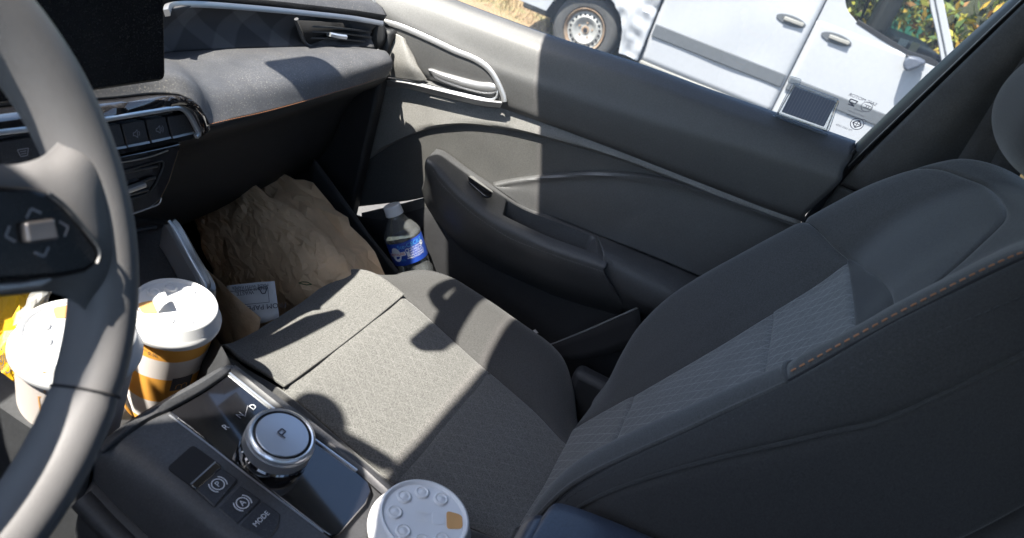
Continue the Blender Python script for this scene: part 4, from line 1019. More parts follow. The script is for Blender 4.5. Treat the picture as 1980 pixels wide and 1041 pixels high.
# top deck: left shoulder, flat with switches, right shoulder falling to the seat
LE = [(190, 872), (250, 935), (330, 1010), (420, 1090), (520, 1180)]
D1 = [(215, 850), (300, 918), (380, 985), (470, 1060), (560, 1130)]
D2 = [(326, 797), (410, 866), (500, 936), (600, 1014), (700, 1090)]
deckl = [X(-0.082, *LE), [p+V((0.002, 0, 0)) for p in ctp(D1, -0.001)], ctp(D2, 0.0)]
loft('deck', [[p+V((-0.004, 0, -0.03)) for p in deckl[0]], deckl[0], deckl[1], [a.lerp(b, .5)+CN*0.001 for a, b in zip(deckl[1], deckl[2])], deckl[2]], M['console'], con, 40, 26, solid=0.003)
RE = [(441, 722), (520, 786), (600, 847), (688, 911), (715, 935), (790, 1000), (860, 1060)]
RO = [(452, 706), (540, 772), (620, 832), (712, 905), (745, 935), (820, 1000), (900, 1060)]
loft('deck', [ctp(RE, 0.0), ctp(sh(RE, 4, -4), 0.003), ctp(RO, 0.002), [p+V((0.006, 0, -0.03)) for p in ctp(RO, 0.0)], [p+V((0.008, 0, -0.30)) for p in ctp(RO, 0.0)]], M['console'], con, 40, 24, solid=0.003)
# gap line between the two: panel bed
PAN = [(327, 797), (372, 757), (440, 722), (520, 786), (600, 846), (688, 911), (712, 932), (718, 950), (708, 974), (655, 1034), (640, 1036), (625, 1026), (560, 976), (470, 908), (400, 852)]
panel3 = ctp(PAN, 0.0)
pan = prism('selector_panel', ctp(PAN, 0.001), CN, 0.012, M['panel_gloss'], con, 0.0012)
prism('panel_bed', ctp([(300, 790), (440, 705), (740, 930), (900, 1080), (640, 1190), (500, 1000)], -0.006), CN, 0.012, M['console_side'], con)
tube('edge_strip', ctp([(443, 722), (520, 784), (600, 844), (690, 910)], 0.002), 0, M['chrome'], con, n=30, up=CN, prof=[(-.003, -.0011), (.0008, -.0011), (.0010, 0), (.0008, .0011), (-.003, .0011)])
tube('edge_strip', ctp([(327, 803), (400, 858), (470, 913), (560, 981), (625, 1030)], 0.0015), 0, M['satin'], con, n=30, up=CN, prof=[(-.003, -.0007), (.0006, -.0007), (.0006, .0007), (-.003, .0007)])
# raised cross rim in front of the panel
rim = [ct(190, 872, -.004), ct(212, 852, .001), ct(258, 818, .004), ct(318, 780, .006), (ct(378, 745, .006)), ct(424, 718, .005), ct(446, 709, .002), ct(456, 712, -.004)]
rimf = [p+V((0, 0.006, -0.006)) for p in rim]; rimb = [ct(200, 876, -.002), ct(240, 846, .001), ct(290, 812, .001), ct(330, 792, .0015), ct(385, 762, .0015), ct(425, 735, .0015), ct(444, 720, .001), ct(452, 716, -.004)]
loft('cross_rim', [[p+V((0, 0.014, -0.10)) for p in rim], rimf, rim, [a.lerp(b, .5)+CN*0.0012 for a, b in zip(rim, rimb)], rimb], M['console'], con, 40, 20, solid=0.003)
# walls of the cup well and of the body
wl = [V((-0.085, 0.0, 0)), V((-0.10, 0.0, 0))]
lrim = [at(-120, 672, 'x', -0.098), at(-40, 728, 'x', -0.096), at(0, 757, 'x', -0.095), at(75, 808, 'x', -0.092), at(130, 840, 'x', -0.088), at(188, 872, 'x', -0.083)]
loft('left_wall', [[p+V((0.022, 0, -0.12)) for p in lrim], [p+V((0.016, 0, -0.004)) for p in lrim], [p+V((0.006, 0, 0.003)) for p in lrim], lrim, [p+V((-0.008, 0, -0.02)) for p in lrim], [p+V((-0.012, 0, -0.4)) for p in lrim]], M['console_side'], con, 24, 20, solid=0.003)
le2 = X(-0.082, *LE)
loft('left_side', [[p+V((-0.004, 0, -0.03)) for p in le2], [p+V((-0.018, 0, -0.06)) for p in le2], [p+V((-0.022, 0, -0.42)) for p in le2]], M['console_side'], con, 24, 12, solid=0.003)
tube('side_moulding', [p+V((-0.014, 0, -0.045)) for p in le2], 0.010, M['console_side'], con, 10, n=20)
rr = [at(447, 712, 'x', .066), at(425, 670, 'x', .098), at(408, 645, 'x', .118), at(395, 600, 'x', .14), at(375, 560, 'x', .16)]
loft('right_wall', [[p+V((-0.02, 0, -0.12)) for p in rr], [p+V((-0.010, 0, -0.004)) for p in rr], rr, [p+V((0.010, 0, -0.02)) for p in rr], [p+V((0.02, -0.01, -0.40)) for p in rr]], M['console_side'], con, 24, 18, solid=0.003)
boxo('well_floor', (-0.11, 0.19, 0.28), (0.16, 0.46, 0.325), M['black'], con, 0.004)
boxo('body', (-0.09, -0.5, 0.0), (0.075, 0.5, 0.31), M['console_side'], con, 0.01)
# front tray with a silver trimmed rim, rising to the dashboard
tr = [at(338, 425, 'z', .475), at(352, 440, 'z', .468), at(385, 500, 'z', .442), at(413, 548, 'z', .422), at(412, 562, 'z', .418), at(398, 570, 'z', .416)]
tin = [at(318, 432, 'z', .470), at(330, 450, 'z', .462), at(360, 505, 'z', .436), at(385, 552, 'z', .418), at(386, 562, 'z', .414), at(380, 568, 'z', .412)]
tray = loft('tray_rim', [[p+V((0.006, 0, -0.05)) for p in tr], tr, [a.lerp(b, .35)+V((0, 0, 0.002)) for a, b in zip(tr, tin)], [a.lerp(b, .6)+V((0, 0, -0.004)) for a, b in zip(tr, tin)], tin, [p+V((-0.004, 0, -0.03)) for p in tin]], M['satin_paint'], con, 30, 22, solid=0.003)
tube('rim_highlight', [a.lerp(b, .62)+V((0, 0, 0.0015)) for a, b in zip(tr, tin)], 0.0022, M['chrome'], con, 8, n=24)
loft('tray_floor', [[at(150, 440, 'z', .44), at(260, 420, 'z', .455), at(330, 428, 'z', .462)], [at(150, 520, 'z', .415), at(260, 500, 'z', .425), at(360, 510, 'z', .42)], [at(150, 600, 'z', .395), at(250, 590, 'z', .395), at(388, 575, 'z', .395)]], M['console'], con, 16, 12, solid=0.003)
tube('tray_lip', [at(a, b, 'z', .458) for a, b in ((200, 452), (255, 447), (302, 440))], 0.003, M['frame_black'], con, 8, n=10)
loft('tray_side', [[p+V((0.006, 0, -0.05)) for p in tr], [p+V((0.012, 0, -0.2)) for p in tr], [p+V((0.012, 0, -0.42)) for p in tr]], M['console_side'], con, 20, 8, solid=0.003)
# --- gear selector: dark base, knurled ring, flat top with P
kc = at(548, 838, 'z', 0.4665)
base = kc - CN*0.040
kn = thing('gear_selector', 'silver knurled rotary gear knob with P on its bluish flat top', 'gear knob', base)
lathe('knob_base', [(0.0, 0.0), (0.0385, 0.0), (0.03471, 0.004), (0.03248, 0.009), (0.03071, 0.0095), (0.03071, 0.013), (0.03204, 0.0145), (0.03159, 0.019), (0.02893, 0.0215), (0.0, 0.022)], base, CN, M['gloss'], kn, 64)
lathe('grip_ring', [(0.02982, 0.0205), (0.03115, 0.022), (0.03115, 0.0325), (0.03026, 0.034)], base, CN, M['satin'], kn, 240, caps=(False, False), wob=lambda a, k: (1.0 + (0.012 if (int(round(a/(2*math.pi)*240)) % 2) else -0.006)*(1 if k in (1, 2) else 0.2)), angle=20)
lathe('bright_rim', [(0.03008, 0.0335), (0.03079, 0.0350), (0.03008, 0.0375), (0.02777, 0.0390), (0.02634, 0.0382)], base, CN, M['chrome'], kn, 72, caps=(False, False), angle=60)
lathe('groove', [(0.02670, 0.0384), (0.02537, 0.0365), (0.02385, 0.0375)], base, CN, M['black'], kn, 72, caps=(False, False))
M['knob_top'] = simple('knob_top', (0.60, 0.62, 0.66), 0.28, metal=0.75, var=0.01)
lathe('top_disc', [(0.0, 0.0370), (0.02332, 0.0370), (0.02385, 0.0380), (0.02332, 0.0388), (0.0, 0.0392)], base, CN, M['knob_top'], kn, 72, caps=(False, False))
cy_ = V((0, 1, 0.2)).normalized()
def cmap(c, o=0.0006, rz=0.0):
    ca, sa = math.cos(rz), math.sin(rz)
    return lambda x, y: c + CN*o + V((1, 0, 0))*(x*ca-y*sa) + cy_*(x*sa+y*ca)
lettering('letter_mark', '', 0.012, cmap(base+CN*0.0393), M['ink'], kn, [line2([(-.0028, -.0045), (-.0028, .0042), (.0032, .0042), (.0032, -.0002), (-.0028, -.0002)], .0015)])
for ch, px, py, mt, sz in (('D', 489, 788, 'print', .0085), ('N', 464, 804, 'print_dim', .0085), ('R', 436, 827, 'print', .0085)):
    lettering('gear_letter', ch, sz, cmap(ct(px, py, 0.0015)), M[mt], pan)
lettering('gear_letter', '', 0.01, cmap(ct(476, 796, 0.0015)), M['print_dim'], pan, [line2([(-.006, -.0035), (.006, .0035)], .0007)])
# --- switches on the left of the deck
def zp(*pts): return [(180+a/2.538, 690+b/2.538) for a, b in pts]
rec_ = prism('recess_shade_plate', rounded(ctp(zp((362, 545), (490, 432), (640, 540), (500, 650)), 0.0034), 0.004), CN, 0.003, M['seam'], con)  # flat dark plate stands in for the shade of a recess
def key(name, pts, o, r=0.002):
    return prism(name, rounded(ctp(zp(*pts), o), r, 3), CN, 0.008, M['button'], con, 0.0012)
kp = key('parking_brake_key', ((490, 640), (612, 528), (712, 602), (598, 738)), 0.0042)
ka = key('hold_key', ((612, 742), (722, 630), (826, 702), (706, 826)), 0.0034)
km = key('mode_key', ((712, 829), (830, 705), (922, 772), (912, 832), (862, 905)), 0.0034)
prism('key_lever', rounded(ctp(zp((478, 628), (600, 516), (634, 540), (508, 650)), 0.0055), 0.002, 3), CN, 0.006, M['gloss'], kp, 0.001)
tube('key_lever_edge', ctp(zp((480, 626), (600, 517)), 0.006), 0.0007, M['satin'], kp, 5, n=4)
def brake(ch, c, par):
    lettering('key_mark', ch, 0.0075, cmap(c), M['print'], par, [ring2(0, 0, 0.0052, 0.0009, 22), ring2(0, 0, 0.0074, 0.0009, 10, -0.8, 0.8), ring2(0, 0, 0.0074, 0.0009, 10, math.pi-0.8, math.pi+0.8)])
brake('P', ct(180+612/2.538, 690+628/2.538, .0046), kp)
brake('A', ct(180+733/2.538, 690+720/2.538, .0038), ka)
lettering('key_mark', 'MODE', 0.0062, cmap(ct(180+825/2.538, 690+798/2.538, .0038)), M['print'], km)
# rear cup holder and armrest
boxo('rear_holder_floor', (-0.06, -0.14, 0.24), (0.10, 0.0, 0.30), M['black'], con, 0.004)
an = V((0.0, 0, 1)); az = 0.505
ar = [at(1052, 1000, 'z', az), at(1075, 977, 'z', az), at(1110, 984, 'z', az), at(1180, 1010, 'z', az), at(1260, 1043, 'z', az), at(1380, 1095, 'z', az)]
al = [p+V((-0.13, 0, 0)) for p in ar]
armr = bpy.data.objects.new('armrest', None); COL.objects.link(armr); armr.parent = con; armr.location = V((0.0, -0.22, 0.4))-V(con.location)
armr['label'] = 'dark leather armrest lid with painted blue sky sheen and orange stitching'
loft('cushion', [[p+V((0.004, 0, -0.06)) for p in ar], [p+V((0.005, 0, -0.012)) for p in ar], ar, [a.lerp(b, .3)+V((0, 0, .006)) for a, b in zip(ar, al)], [a.lerp(b, .7)+V((0, 0, .006)) for a, b in zip(ar, al)], al, [p+V((0, 0, -0.06)) for p in al]], M['arm_leather'], armr, 40, 30, solid=0.003)
fl = [ar[0], ar[0].lerp(al[0], .5), al[0]]
loft('front_face', [fl, [p+V((0, 0.012, -0.012)) for p in fl], [p+V((0, 0.012, -0.10)) for p in fl]], M['arm_leather'], armr, 12, 10, solid=0.003)
stitches('stitching', [p+V((0.0045, 0, -0.004)) for p in resample(ar[1:], 60)], M['orange_thread'], armr, 0.0055, 0.0006, V((0.7, 0, 0.7)))
boxo('box', (-0.10, -0.55, 0.30), (0.06, -0.175, 0.455), M['console_side'], armr, 0.01)
# ------------------------------------------------------------------ steering wheel
WC = V((-0.320, 0.130, 0.750)); WT = math.radians(27)
WX = V((1, 0, 0)); WU = V((0, math.sin(WT), math.cos(WT))); WN = V((0, -math.cos(WT), math.sin(WT)))     # WN points at the driver
sw_ = thing('steering_wheel', 'dark leather steering wheel with glossy black button pad at the left edge', 'steering wheel', WC)
RW, RT = 0.168, 0.0165
n = 140
path = [WC + WX*(RW*math.cos(2*math.pi*i/n)) + WU*(RW*math.sin(2*math.pi*i/n)) for i in range(n)]
v = []
for i, p in enumerate(path):
    a = 2*math.pi*i/n; rd = WX*math.cos(a)+WU*math.sin(a)
    # thicker grips at the spokes
    g = 1.0 + 0.10*math.exp(-((((a+math.pi) % (2*math.pi))-math.pi-0.45)/0.30)**2)
    dp = 1.0
    for sa in (0.62, -0.72, math.pi-0.62, math.pi+0.72):
        dd = abs(((a-sa+math.pi) % (2*math.pi))-math.pi)
        if dd < 0.02: dp = 0.94
    for k in range(20):
        b = 2*math.pi*k/20
        v.append(p + rd*(RT*g*dp*math.cos(b)) + WN*(RT*1.12*g*dp*math.sin(b)))
obj('rim', v, gridfaces(n, 20, closeu=True, closev=True), M['wheel'], sw_, angle=180)
def wq(px, py, o=0.0): return on(px, py, WC+WN*o, WN)
for s_ in (0.62, -0.72):
    rd = WX*math.cos(s_)+WU*math.sin(s_)
    tube('leather_seam', [WC+rd*RW + rd*(RT*0.965*math.cos(2*math.pi*k/24)) + WN*(RT*1.085*math.sin(2*math.pi*k/24)) for k in range(24)], 0.0008, M['seam'], sw_, 5, closed=True)
# spoke: leather shoulder that flows out of the rim
sp_rows = [[wq(a, b, o) for a, b, o in ((-160, 300, .004), (-60, 318, .004), (20, 328, .006), (75, 312, .008), (120, 270, .004), (150, 230, -.004))],
           [wq(a, b, o) for a, b, o in ((-160, 340, .008), (-60, 348, .010), (30, 356, .012), (95, 350, .014), (150, 325, .015), (190, 300, .010))],
           [wq(a, b, o) for a, b, o in ((-160, 440, .010), (-60, 440, .012), (50, 445, .014), (130, 440, .017), (185, 430, .016), (222, 425, .008))],
           [wq(a, b, o) for a, b, o in ((-160, 540, .008), (-60, 540, .010), (40, 535, .012), (120, 530, .015), (180, 525, .015), (225, 530, .006))],
           [wq(a, b, o) for a, b, o in ((-160, 570, .002), (-60, 566, .002), (30, 560, .003), (90, 556, .004), (135, 575, .006), (180, 620, .000))]]
loft('spoke', sp_rows, M['wheel'], sw_, 40, 34, solid=0.006)
padp = [(-160, 352), (-60, 356), (0, 358), (60, 362), (95, 372), (125, 396), (160, 436), (188, 474), (196, 492), (190, 512), (168, 528), (120, 538), (40, 545), (-60, 550), (-160, 555)]
pad = prism('button_pad', [wq(a, b, .0215) for a, b in padp], WN, 0.012, M['pad_black'], sw_, 0.003, 3)
# four-way toggle with chevrons
tg = [wq(a, b, .026) for a, b in ((50, 430), (108, 422), (118, 464), (56, 472))]
M['toggle'] = simple('toggle', (0.16, 0.15, 0.15), 0.25, metal=0.6)
prism('toggle', rounded(tg, 0.002, 3), WN, 0.006, M['toggle'], pad, 0.0022, 3)
def wmap(px, py, rz):
    c = wq(px, py, .0219); ca, sa = math.cos(rz), math.sin(rz)
    return lambda x, y: c + WX*(x*ca-y*sa) + WU*(x*sa+y*ca)
for px, py, rz in ((63, 410, 0), (126, 441, -math.pi/2), (17, 455, math.pi/2), (83, 490, math.pi)):
    lettering('chevron', '', 0.01, wmap(px, py, rz), M['print_dim'], pad, [line2([(-.0038, -.0018), (0, .0016)], .0012), line2([(0, .0016), (.0038, -.0018)], .0012)])
tube('pad_edge', [wq(a, b, .0222) for a, b in ((96, 374), (126, 398), (161, 438), (189, 476), (194, 492), (188, 510))], 0.0009, M['frame_black'], pad, 5, n=30)
# silver lower trim of the hub
prism('silver_trim', [wq(a, b, .020) for a, b in ((-160, 556), (-60, 552), (40, 546), (92, 536), (104, 536), (100, 546), (80, 556), (0, 566), (-160, 580))], WN, 0.008, M['satin'], sw_, 0.0015)
# hub and column
lathe('hub', [(0.0, 0.0), (0.075, 0.0), (0.08, 0.02), (0.07, 0.035), (0.0, 0.042)], WC-WN*0.01+V((-0.01, 0, 0)), WN, M['black'], sw_, 40)
tube('column', [WC-WN*0.01, WC-WN*0.20+V((0, 0.0, -0.05))], 0.035, M['black'], sw_, 16, n=4)
# ------------------------------------------------------------------ cups
def cup_mat(name, stops, warm=(0.86, 0.80, 0.76)):
    """printed paper: bands up the cup by height"""
    k, t, b = nodes(name); c = t.nodes.new('ShaderNodeTexCoord'); s = t.nodes.new('ShaderNodeSeparateXYZ')
    t.links.new(c.outputs['UV'], s.inputs[0])
    w = t.nodes.new('ShaderNodeTexNoise'); w.inputs['Scale'].default_value = 5; t.links.new(c.outputs['UV'], w.inputs['Vector'])
    h = mathn(t, 'ADD', s.outputs[1], mathn(t, 'MULTIPLY', w.outputs['Fac'], 0.05))
    r = t.nodes.new('ShaderNodeValToRGB'); r.color_ramp.interpolation = 'CONSTANT'
    e = r.color_ramp.elements
    while len(e) < len(stops): e.new(0.5)
    for i, (p, col) in enumerate(stops): e[i].position = p; e[i].color = (*col, 1)
    t.links.new(h, r.inputs[0]); t.links.new(r.outputs[0], b.inputs['Base Color']); b.inputs['Roughness'].default_value = 0.55
    return k
OR = (0.86, 0.40, 0.07); WH = (0.74, 0.68, 0.65)
M['cup_stripe'] = cup_mat('cup_stripe', [(0.0, OR), (0.085, WH), (0.315, OR), (0.595, WH), (0.815, OR)])
WC2 = (0.52, 0.46, 0.43)
M['cup_white'] = cup_mat('cup_white', [(0.0, WC2), (0.5, WC2)])
def cup(name, label, rimc, axis, mat, h=0.115, rl=0.046, tear=True, ref=None, group='takeaway coffee cups', rb=0.034):
    axis = V(axis).normalized()
    k = rl/0.046
    base = rimc - axis*h
    c = thing(name, label, 'cup', base, group)
    e1 = ref or V((0, 1, 0)); e1 = (e1-axis*e1.dot(axis)).normalized(); e2 = axis.cross(e1)
    # paper body with uv = (angle, height)
    seg = 48; rings = [(0.0, rb), (0.004, rb+0.0006), (0.5, (rb+rl*0.92)/2), (1.0, rl*0.92)]
    rings = [(t, rb+(rl*0.925-rb)*t) for t in (0, .02, .2, .4, .6, .8, 1.0)]
    v = []; uv = []
    for t, r in rings:
        for i in range(seg):
            a = 2*math.pi*i/seg
            v.append(base+axis*(h*t)+(e1*math.cos(a)+e2*math.sin(a))*r); uv.append((i/seg, t))
    f = gridfaces(len(rings), seg, closeu=True)+[tuple(range(seg-1, -1, -1))]
    body_ = obj('paper_body', v, f, mat, c, uv=uv, angle=60)
    # lid: skirt, rolled rim, shoulder, sunken top
    lp = [(0.0428*k, -0.006), (0.0455*k, -0.006), (0.0468*k, -0.002), (0.0468*k, 0.0015), (0.0452*k, 0.004), (0.0442*k, 0.006), (0.0412*k, 0.016), (0.0400*k, 0.0185), (0.0385*k, 0.0190), (0.0368*k, 0.0175), (0.0362*k, 0.0160), (0.0200*k, 0.0158), (0.0, 0.0158)]
    lid = lathe('lid', lp, rimc, axis, M['lid'], c, 72, ref=e1, caps=(False, False), angle=50)
    tp = rimc+axis*0.0158
    def q(r, a): return tp+(e1*math.cos(a)+e2*math.sin(a))*(r*k)
    # raised fill buttons round the top
    for a in ([math.radians(x) for x in (55, 95, 135, 180, 225, 265, 305)] if tear is not None else []):
        lathe('lid_button', [(0.0068*k, -0.0002), (0.0066*k, 0.0016), (0.0055*k, 0.0022), (0.0048*k, 0.0015), (0.0042*k, 0.0012), (0.0030*k, 0.0020), (0.0, 0.0024)], q(0.0265, a), axis, M['lid'], lid, 22, caps=(False, False), angle=60)
    # drinking hole: tan opening and, folded back, the tear tab
    def slot(r0, r1, w, z): return rounded([tp+e1*(x*k)+e2*(y*k)+axis*z for x, y in ((r0, -w), (r1, -w*0.75), (r1, w*0.75), (r0, w))], 0.004*k, 4)
    prism('drink_hole', slot(0.020, 0.0345, 0.0098, 0.0008), axis, 0.0007, M['tan'], lid)
    if tear:
        tabp = [tp+e1*(x*k)+e2*(y*k)+axis*z for x, y, z in ((0.0205, -.0095, .0015), (0.0205, .0095, .0015), (0.015, .0085, 0.010), (0.010, .0075, 0.0125), (0.010, -.0075, 0.0125), (0.015, -.0085, 0.010))]
        obj('tear_tab', tabp, [(0, 1, 2, 5), (5, 2, 3, 4)], M['lid'], lid, solid=0.0008)
    prism('tab_seat', slot(0.007, 0.0185, 0.0075, 0.0006), axis, 0.0005, M['lid'], lid, 0.0002)
    lettering('embossed_m', 'M', 0.016*k, lambda x, y: tp+axis*0.0007+e1*(y-0.003)-e2*x, M['paper_white'], lid)
    return c, body_, (base, axis, e1, e2, h, rb, rl*0.925)
def wrap(geo, ang0, t0, size):
    base, axis, e1, e2, h, rb, rt = geo
    def mp(x, y):
        t = t0 + y/h; r = rb+(rt-rb)*t+0.0004; a = ang0 + x/r
        return base+axis*(h*t)+(e1*math.cos(a)+e2*math.sin(a))*r
    return mp
def facing(geo, px, py):
    """angle and height on the cup's side that is seen at that place of the photograph"""
    base, axis, e1, e2, h, rb, rt = geo
    best = None
    for i in range(180):
        a = 2*math.pi*i/180
        for t in [j/40 for j in range(41)]:
            r = rb+(rt-rb)*t; p = base+axis*(h*t)+(e1*math.cos(a)+e2*math.sin(a))*r
            if (e1*math.cos(a)+e2*math.sin(a)).dot(CAM-p) < 0: continue
            d_ = p-CAM; zz = d_.dot(CD); u_ = W0/2+F0*d_.dot(CR)/zz; v_ = H0/2-F0*d_.dot(CU)/zz
            e = (u_-px)**2+(v_-py)**2
            if best is None or e < best[0]: best = (e, a, t)
    return best[1], best[2]
# striped cup in the front holder
tilt = V((0.02, -0.06, 1))
c1, b1, g1 = cup('coffee_cup', 'large orange and white striped paper cup marked 0.5L, its lid torn open', at(336, 612, 'z', 0.452), V((-0.02, -0.10, 1)), M['cup_stripe'], h=0.128, rl=0.0463, ref=V((-0.9, 0.5, 0)))
a_, t_ = facing(g1, 297, 686)
lettering('volume_mark', '0.5L', 0.0062, wrap(g1, a_, t_, 1), M['ink'], b1)
lettering('volume_mark', '', 0.006, wrap(g1, a_-0.30, t_+0.02, 1), M['ink'], b1, [line2([(-.006, 0.001), (.0, 0), (.006, -0.0005)], .0006)])
a_, t_ = facing(g1, 252, 767)
lettering('volume_mark', '', 0.006, wrap(g1, a_, t_, 1), M['ink'], b1, [line2([(-.006, 0.001), (.0, 0), (.006, -0.0005)], .0006)])
M['arch'] = simple('arch', (0.75, 0.38, 0.10), 0.6)
a_, t_ = facing(g1, 350, 742)
lettering('logo_patch', '', 0.01, wrap(g1, a_, t_, 1), M['ink'], b1, [([(-.011+.0044*i, y) for i in range(6) for y in (-.008, .012)], [(2*i, 2*i+2, 2*i+3, 2*i+1) for i in range(5)])])
mpw = wrap((g1[0], g1[1], g1[2], g1[3], g1[4], g1[5]+.0005, g1[6]+.0005), a_, t_, 1)
lettering('logo_arches', '', 0.01, mpw, M['arch'], b1, [ring2(-.003, -.001, .0028, .0008, 10, 0, math.pi), ring2(.0028, -.001, .0028, .0008, 10, 0, math.pi), line2([(-.0058, -.001), (-.0058, -.005)], .0008), line2([(0, -.001), (0, -.005)], .0008), line2([(.0056, -.001), (.0056, -.005)], .0008)])
# white cup behind the steering wheel rim, printed with orange outlines
c2, b2, g2 = cup('coffee_cup', 'white paper cup with orange outline print behind the steering wheel rim', CAM+ray(150, 672)*0.615, V((0.0, -0.06, 1)), M['cup_white'], h=0.125, rl=0.0485, ref=V((0.4, 1, 0)), tear=False, rb=0.037)
for px, py, pts in ((112, 735, [(-.011, .010), (.006, .010), (.010, -.010), (-.007, -.010), (-.011, .010)]), (98, 785, [(-.010, .008), (.008, .010), (.008, -.012), (-.008, -.010), (-.010, .008)]), (70, 735, [(-.007, .012), (.004, .012), (.008, -.010)])):
    a_, t_ = facing(g2, px, py)
    lettering('outline_print', '', 0.01, wrap(g2, a_, t_, 1), M['tan'], b2, [line2(pts, .0013)])
# third cup behind the gear selector
c3, b3, g3 = cup('coffee_cup', 'white lidded cup at the bottom edge, right behind the gear selector panel', at(812, 1022, 'z', 0.418), V((0.0, -0.02, 1)), M['cup_stripe'], h=0.118, rl=0.0475, ref=V((0.5, -0.9, 0)), tear=False)

# ------------------------------------------------------------------ crumpled paper
def kraft(name, col, rough=0.85, tr=0.0):
    k, t, b = nodes(name); vec = coord(t)
    a = noise_n(t, vec, 18, 5, 0.6); f = noise_n(t, vec, 420, 2)
    c = rampn(t, a, [(0.3, tuple(x*0.82 for x in col)), (0.7, tuple(x*1.12 for x in col))])
    t.links.new(c, b.inputs['Base Color']); b.inputs['Roughness'].default_value = rough
    pv = bumpn(t, b, noise_n(t, vec, 60, 4, 0.65), 0.5, 0.004)
    bumpn(t, b, f, 0.2, 0.0005, pv); return k
M['kraft'] = kraft('kraft', (0.74, 0.51, 0.31))
M['yellow_paper'] = kraft('yellow_paper', (0.86, 0.50, 0.02), 0.5)
def crumple(p, amp, sc, seed):
    """folded-paper displacement: creased cells"""
    q = p*sc + V((seed, seed*1.7, seed*0.3))
    d = noise.voronoi(q)[0]
    d2 = noise.voronoi(q*2.3+V((3.1, 0, 0)))[0]
    return amp*(d[1]-d[0])*1.5 + amp*0.7*noise.noise(p*sc*0.5+V((seed, 0, 0))) + amp*0.55*(d2[1]-d2[0]) + amp*0.15*noise.noise(p*sc*6)
def paper_sheet(name, rows, mat, parent, nu=60, nv=50, amp=0.012, sc=14, seed=1.0, solid=0.0006, edge=0.0, flat=True):
    """a sheet through the given rows, crumpled into small flat facets with sharp folds"""
    U = [i/(nu-1) for i in range(nu)]; VV = [i/(nv-1) for i in range(nv)]
    R_ = [resample(c, nu, True, U) for c in rows]
    G = [[None]*nu for _ in range(nv)]
    for j in range(nu):
        col = resample([r[j] for r in R_], nv, True, VV)
        for i in range(nv): G[i][j] = col[i]
    N = normals(G); rnd = random.Random(int(seed*1000)); out = []
    for i in range(nv):
        for j in range(nu):
            p = G[i][j]
            h = crumple(p, amp, sc, seed) + rnd.uniform(-1, 1)*amp*(0.42 if nu < 25 else 0.13)
            if 0 < i < nv-1 and 0 < j < nu-1:
                p = p + (G[i][j+1]-G[i][j])*rnd.uniform(-0.38, 0.38) + (G[i+1][j]-G[i][j])*rnd.uniform(-0.38, 0.38)
            out.append(p+N[i][j]*h)
    F = []
    for i in range(nv-1):
        for j in range(nu-1):
            a_, b_, c_, d_ = i*nu+j, i*nu+j+1, (i+1)*nu+j+1, (i+1)*nu+j
            if rnd.random() < 0.5: F += [(a_, b_, c_), (a_, c_, d_)]
            else: F += [(a_, b_, d_), (b_, c_, d_)]
    return obj(name, out, F, mat, parent, smooth=not flat or nu >= 25, solid=solid, angle=30 if nu < 25 else 17)
bag = thing('paper_bag', 'crumpled brown paper bag standing in the passenger footwell', 'paper bag', (0.50, 0.48, 0.0))
def bx(px, py, x): return at(px, py, 'x', x)
front = [[bx(362, 402, .44), bx(395, 392, .45), bx(442, 392, .46), bx(452, 368, .47), bx(490, 360, .475), bx(500, 383, .48), bx(520, 398, .485)],
         [bx(385, 440, .42), bx(430, 425, .43), bx(470, 415, .44), bx(500, 410, .45), bx(540, 412, .46), bx(572, 418, .475), bx(592, 428, .485)],
         [bx(405, 500, .40), bx(450, 480, .41), bx(500, 465, .42), bx(545, 455, .435), bx(590, 455, .45), bx(620, 462, .465), bx(632, 474, .48)],
         [bx(425, 560, .385), bx(470, 540, .395), bx(520, 520, .41), bx(565, 505, .42), bx(610, 500, .44), bx(645, 502, .455), bx(664, 508, .475)],
         [bx(440, 620, .37), bx(490, 600, .385), bx(540, 575, .40), bx(590, 555, .41), bx(630, 545, .43), bx(665, 540, .45), bx(690, 538, .47)],
         [bx(470, 720, .36), bx(520, 700, .37), bx(570, 670, .39), bx(620, 640, .40), bx(665, 620, .42), bx(700, 610, .44), bx(720, 600, .46)]]
paper_sheet('front_sheet', front, M['kraft'], bag, 40, 34, amp=0.013, sc=9, seed=2.3)
backr = [[p+V((0.09, 0.035, 0.0)) for p in r] for r in front]
paper_sheet('rear_sheet', backr, M['kraft'], bag, 14, 12, amp=0.010, sc=13, seed=5.1)
paper_sheet('side_sheet', [[r[-1] for r in front], [r[-1]+V((0.045, 0.02, 0.0)) for r in front], [r[-1] for r in backr]], M['kraft'], bag, 12, 5, amp=0.006, sc=14, seed=3.0)
paper_sheet('side_sheet', [[r[0] for r in front], [r[0]+V((0.045, 0.02, 0.0)) for r in front], [r[0] for r in backr]], M['kraft'], bag, 12, 5, amp=0.006, sc=14, seed=4.0)
# green print near its foot
gm = simple('green_print', (0.05, 0.13, 0.05), 0.7); gc = bx(590, 549, .398)
lettering('green_mark', '', 0.01, lambda x, y: gc+V((0.25, -0.9, 0.25)).normalized()*x*1.0+V((-0.2, 0.2, 0.9)).normalized()*y, gm, bag, [line2([(-.010, 0), (-.004, .003), (.004, .0035), (.010, 0), (.002, -.002), (-.010, 0)], .0015)])
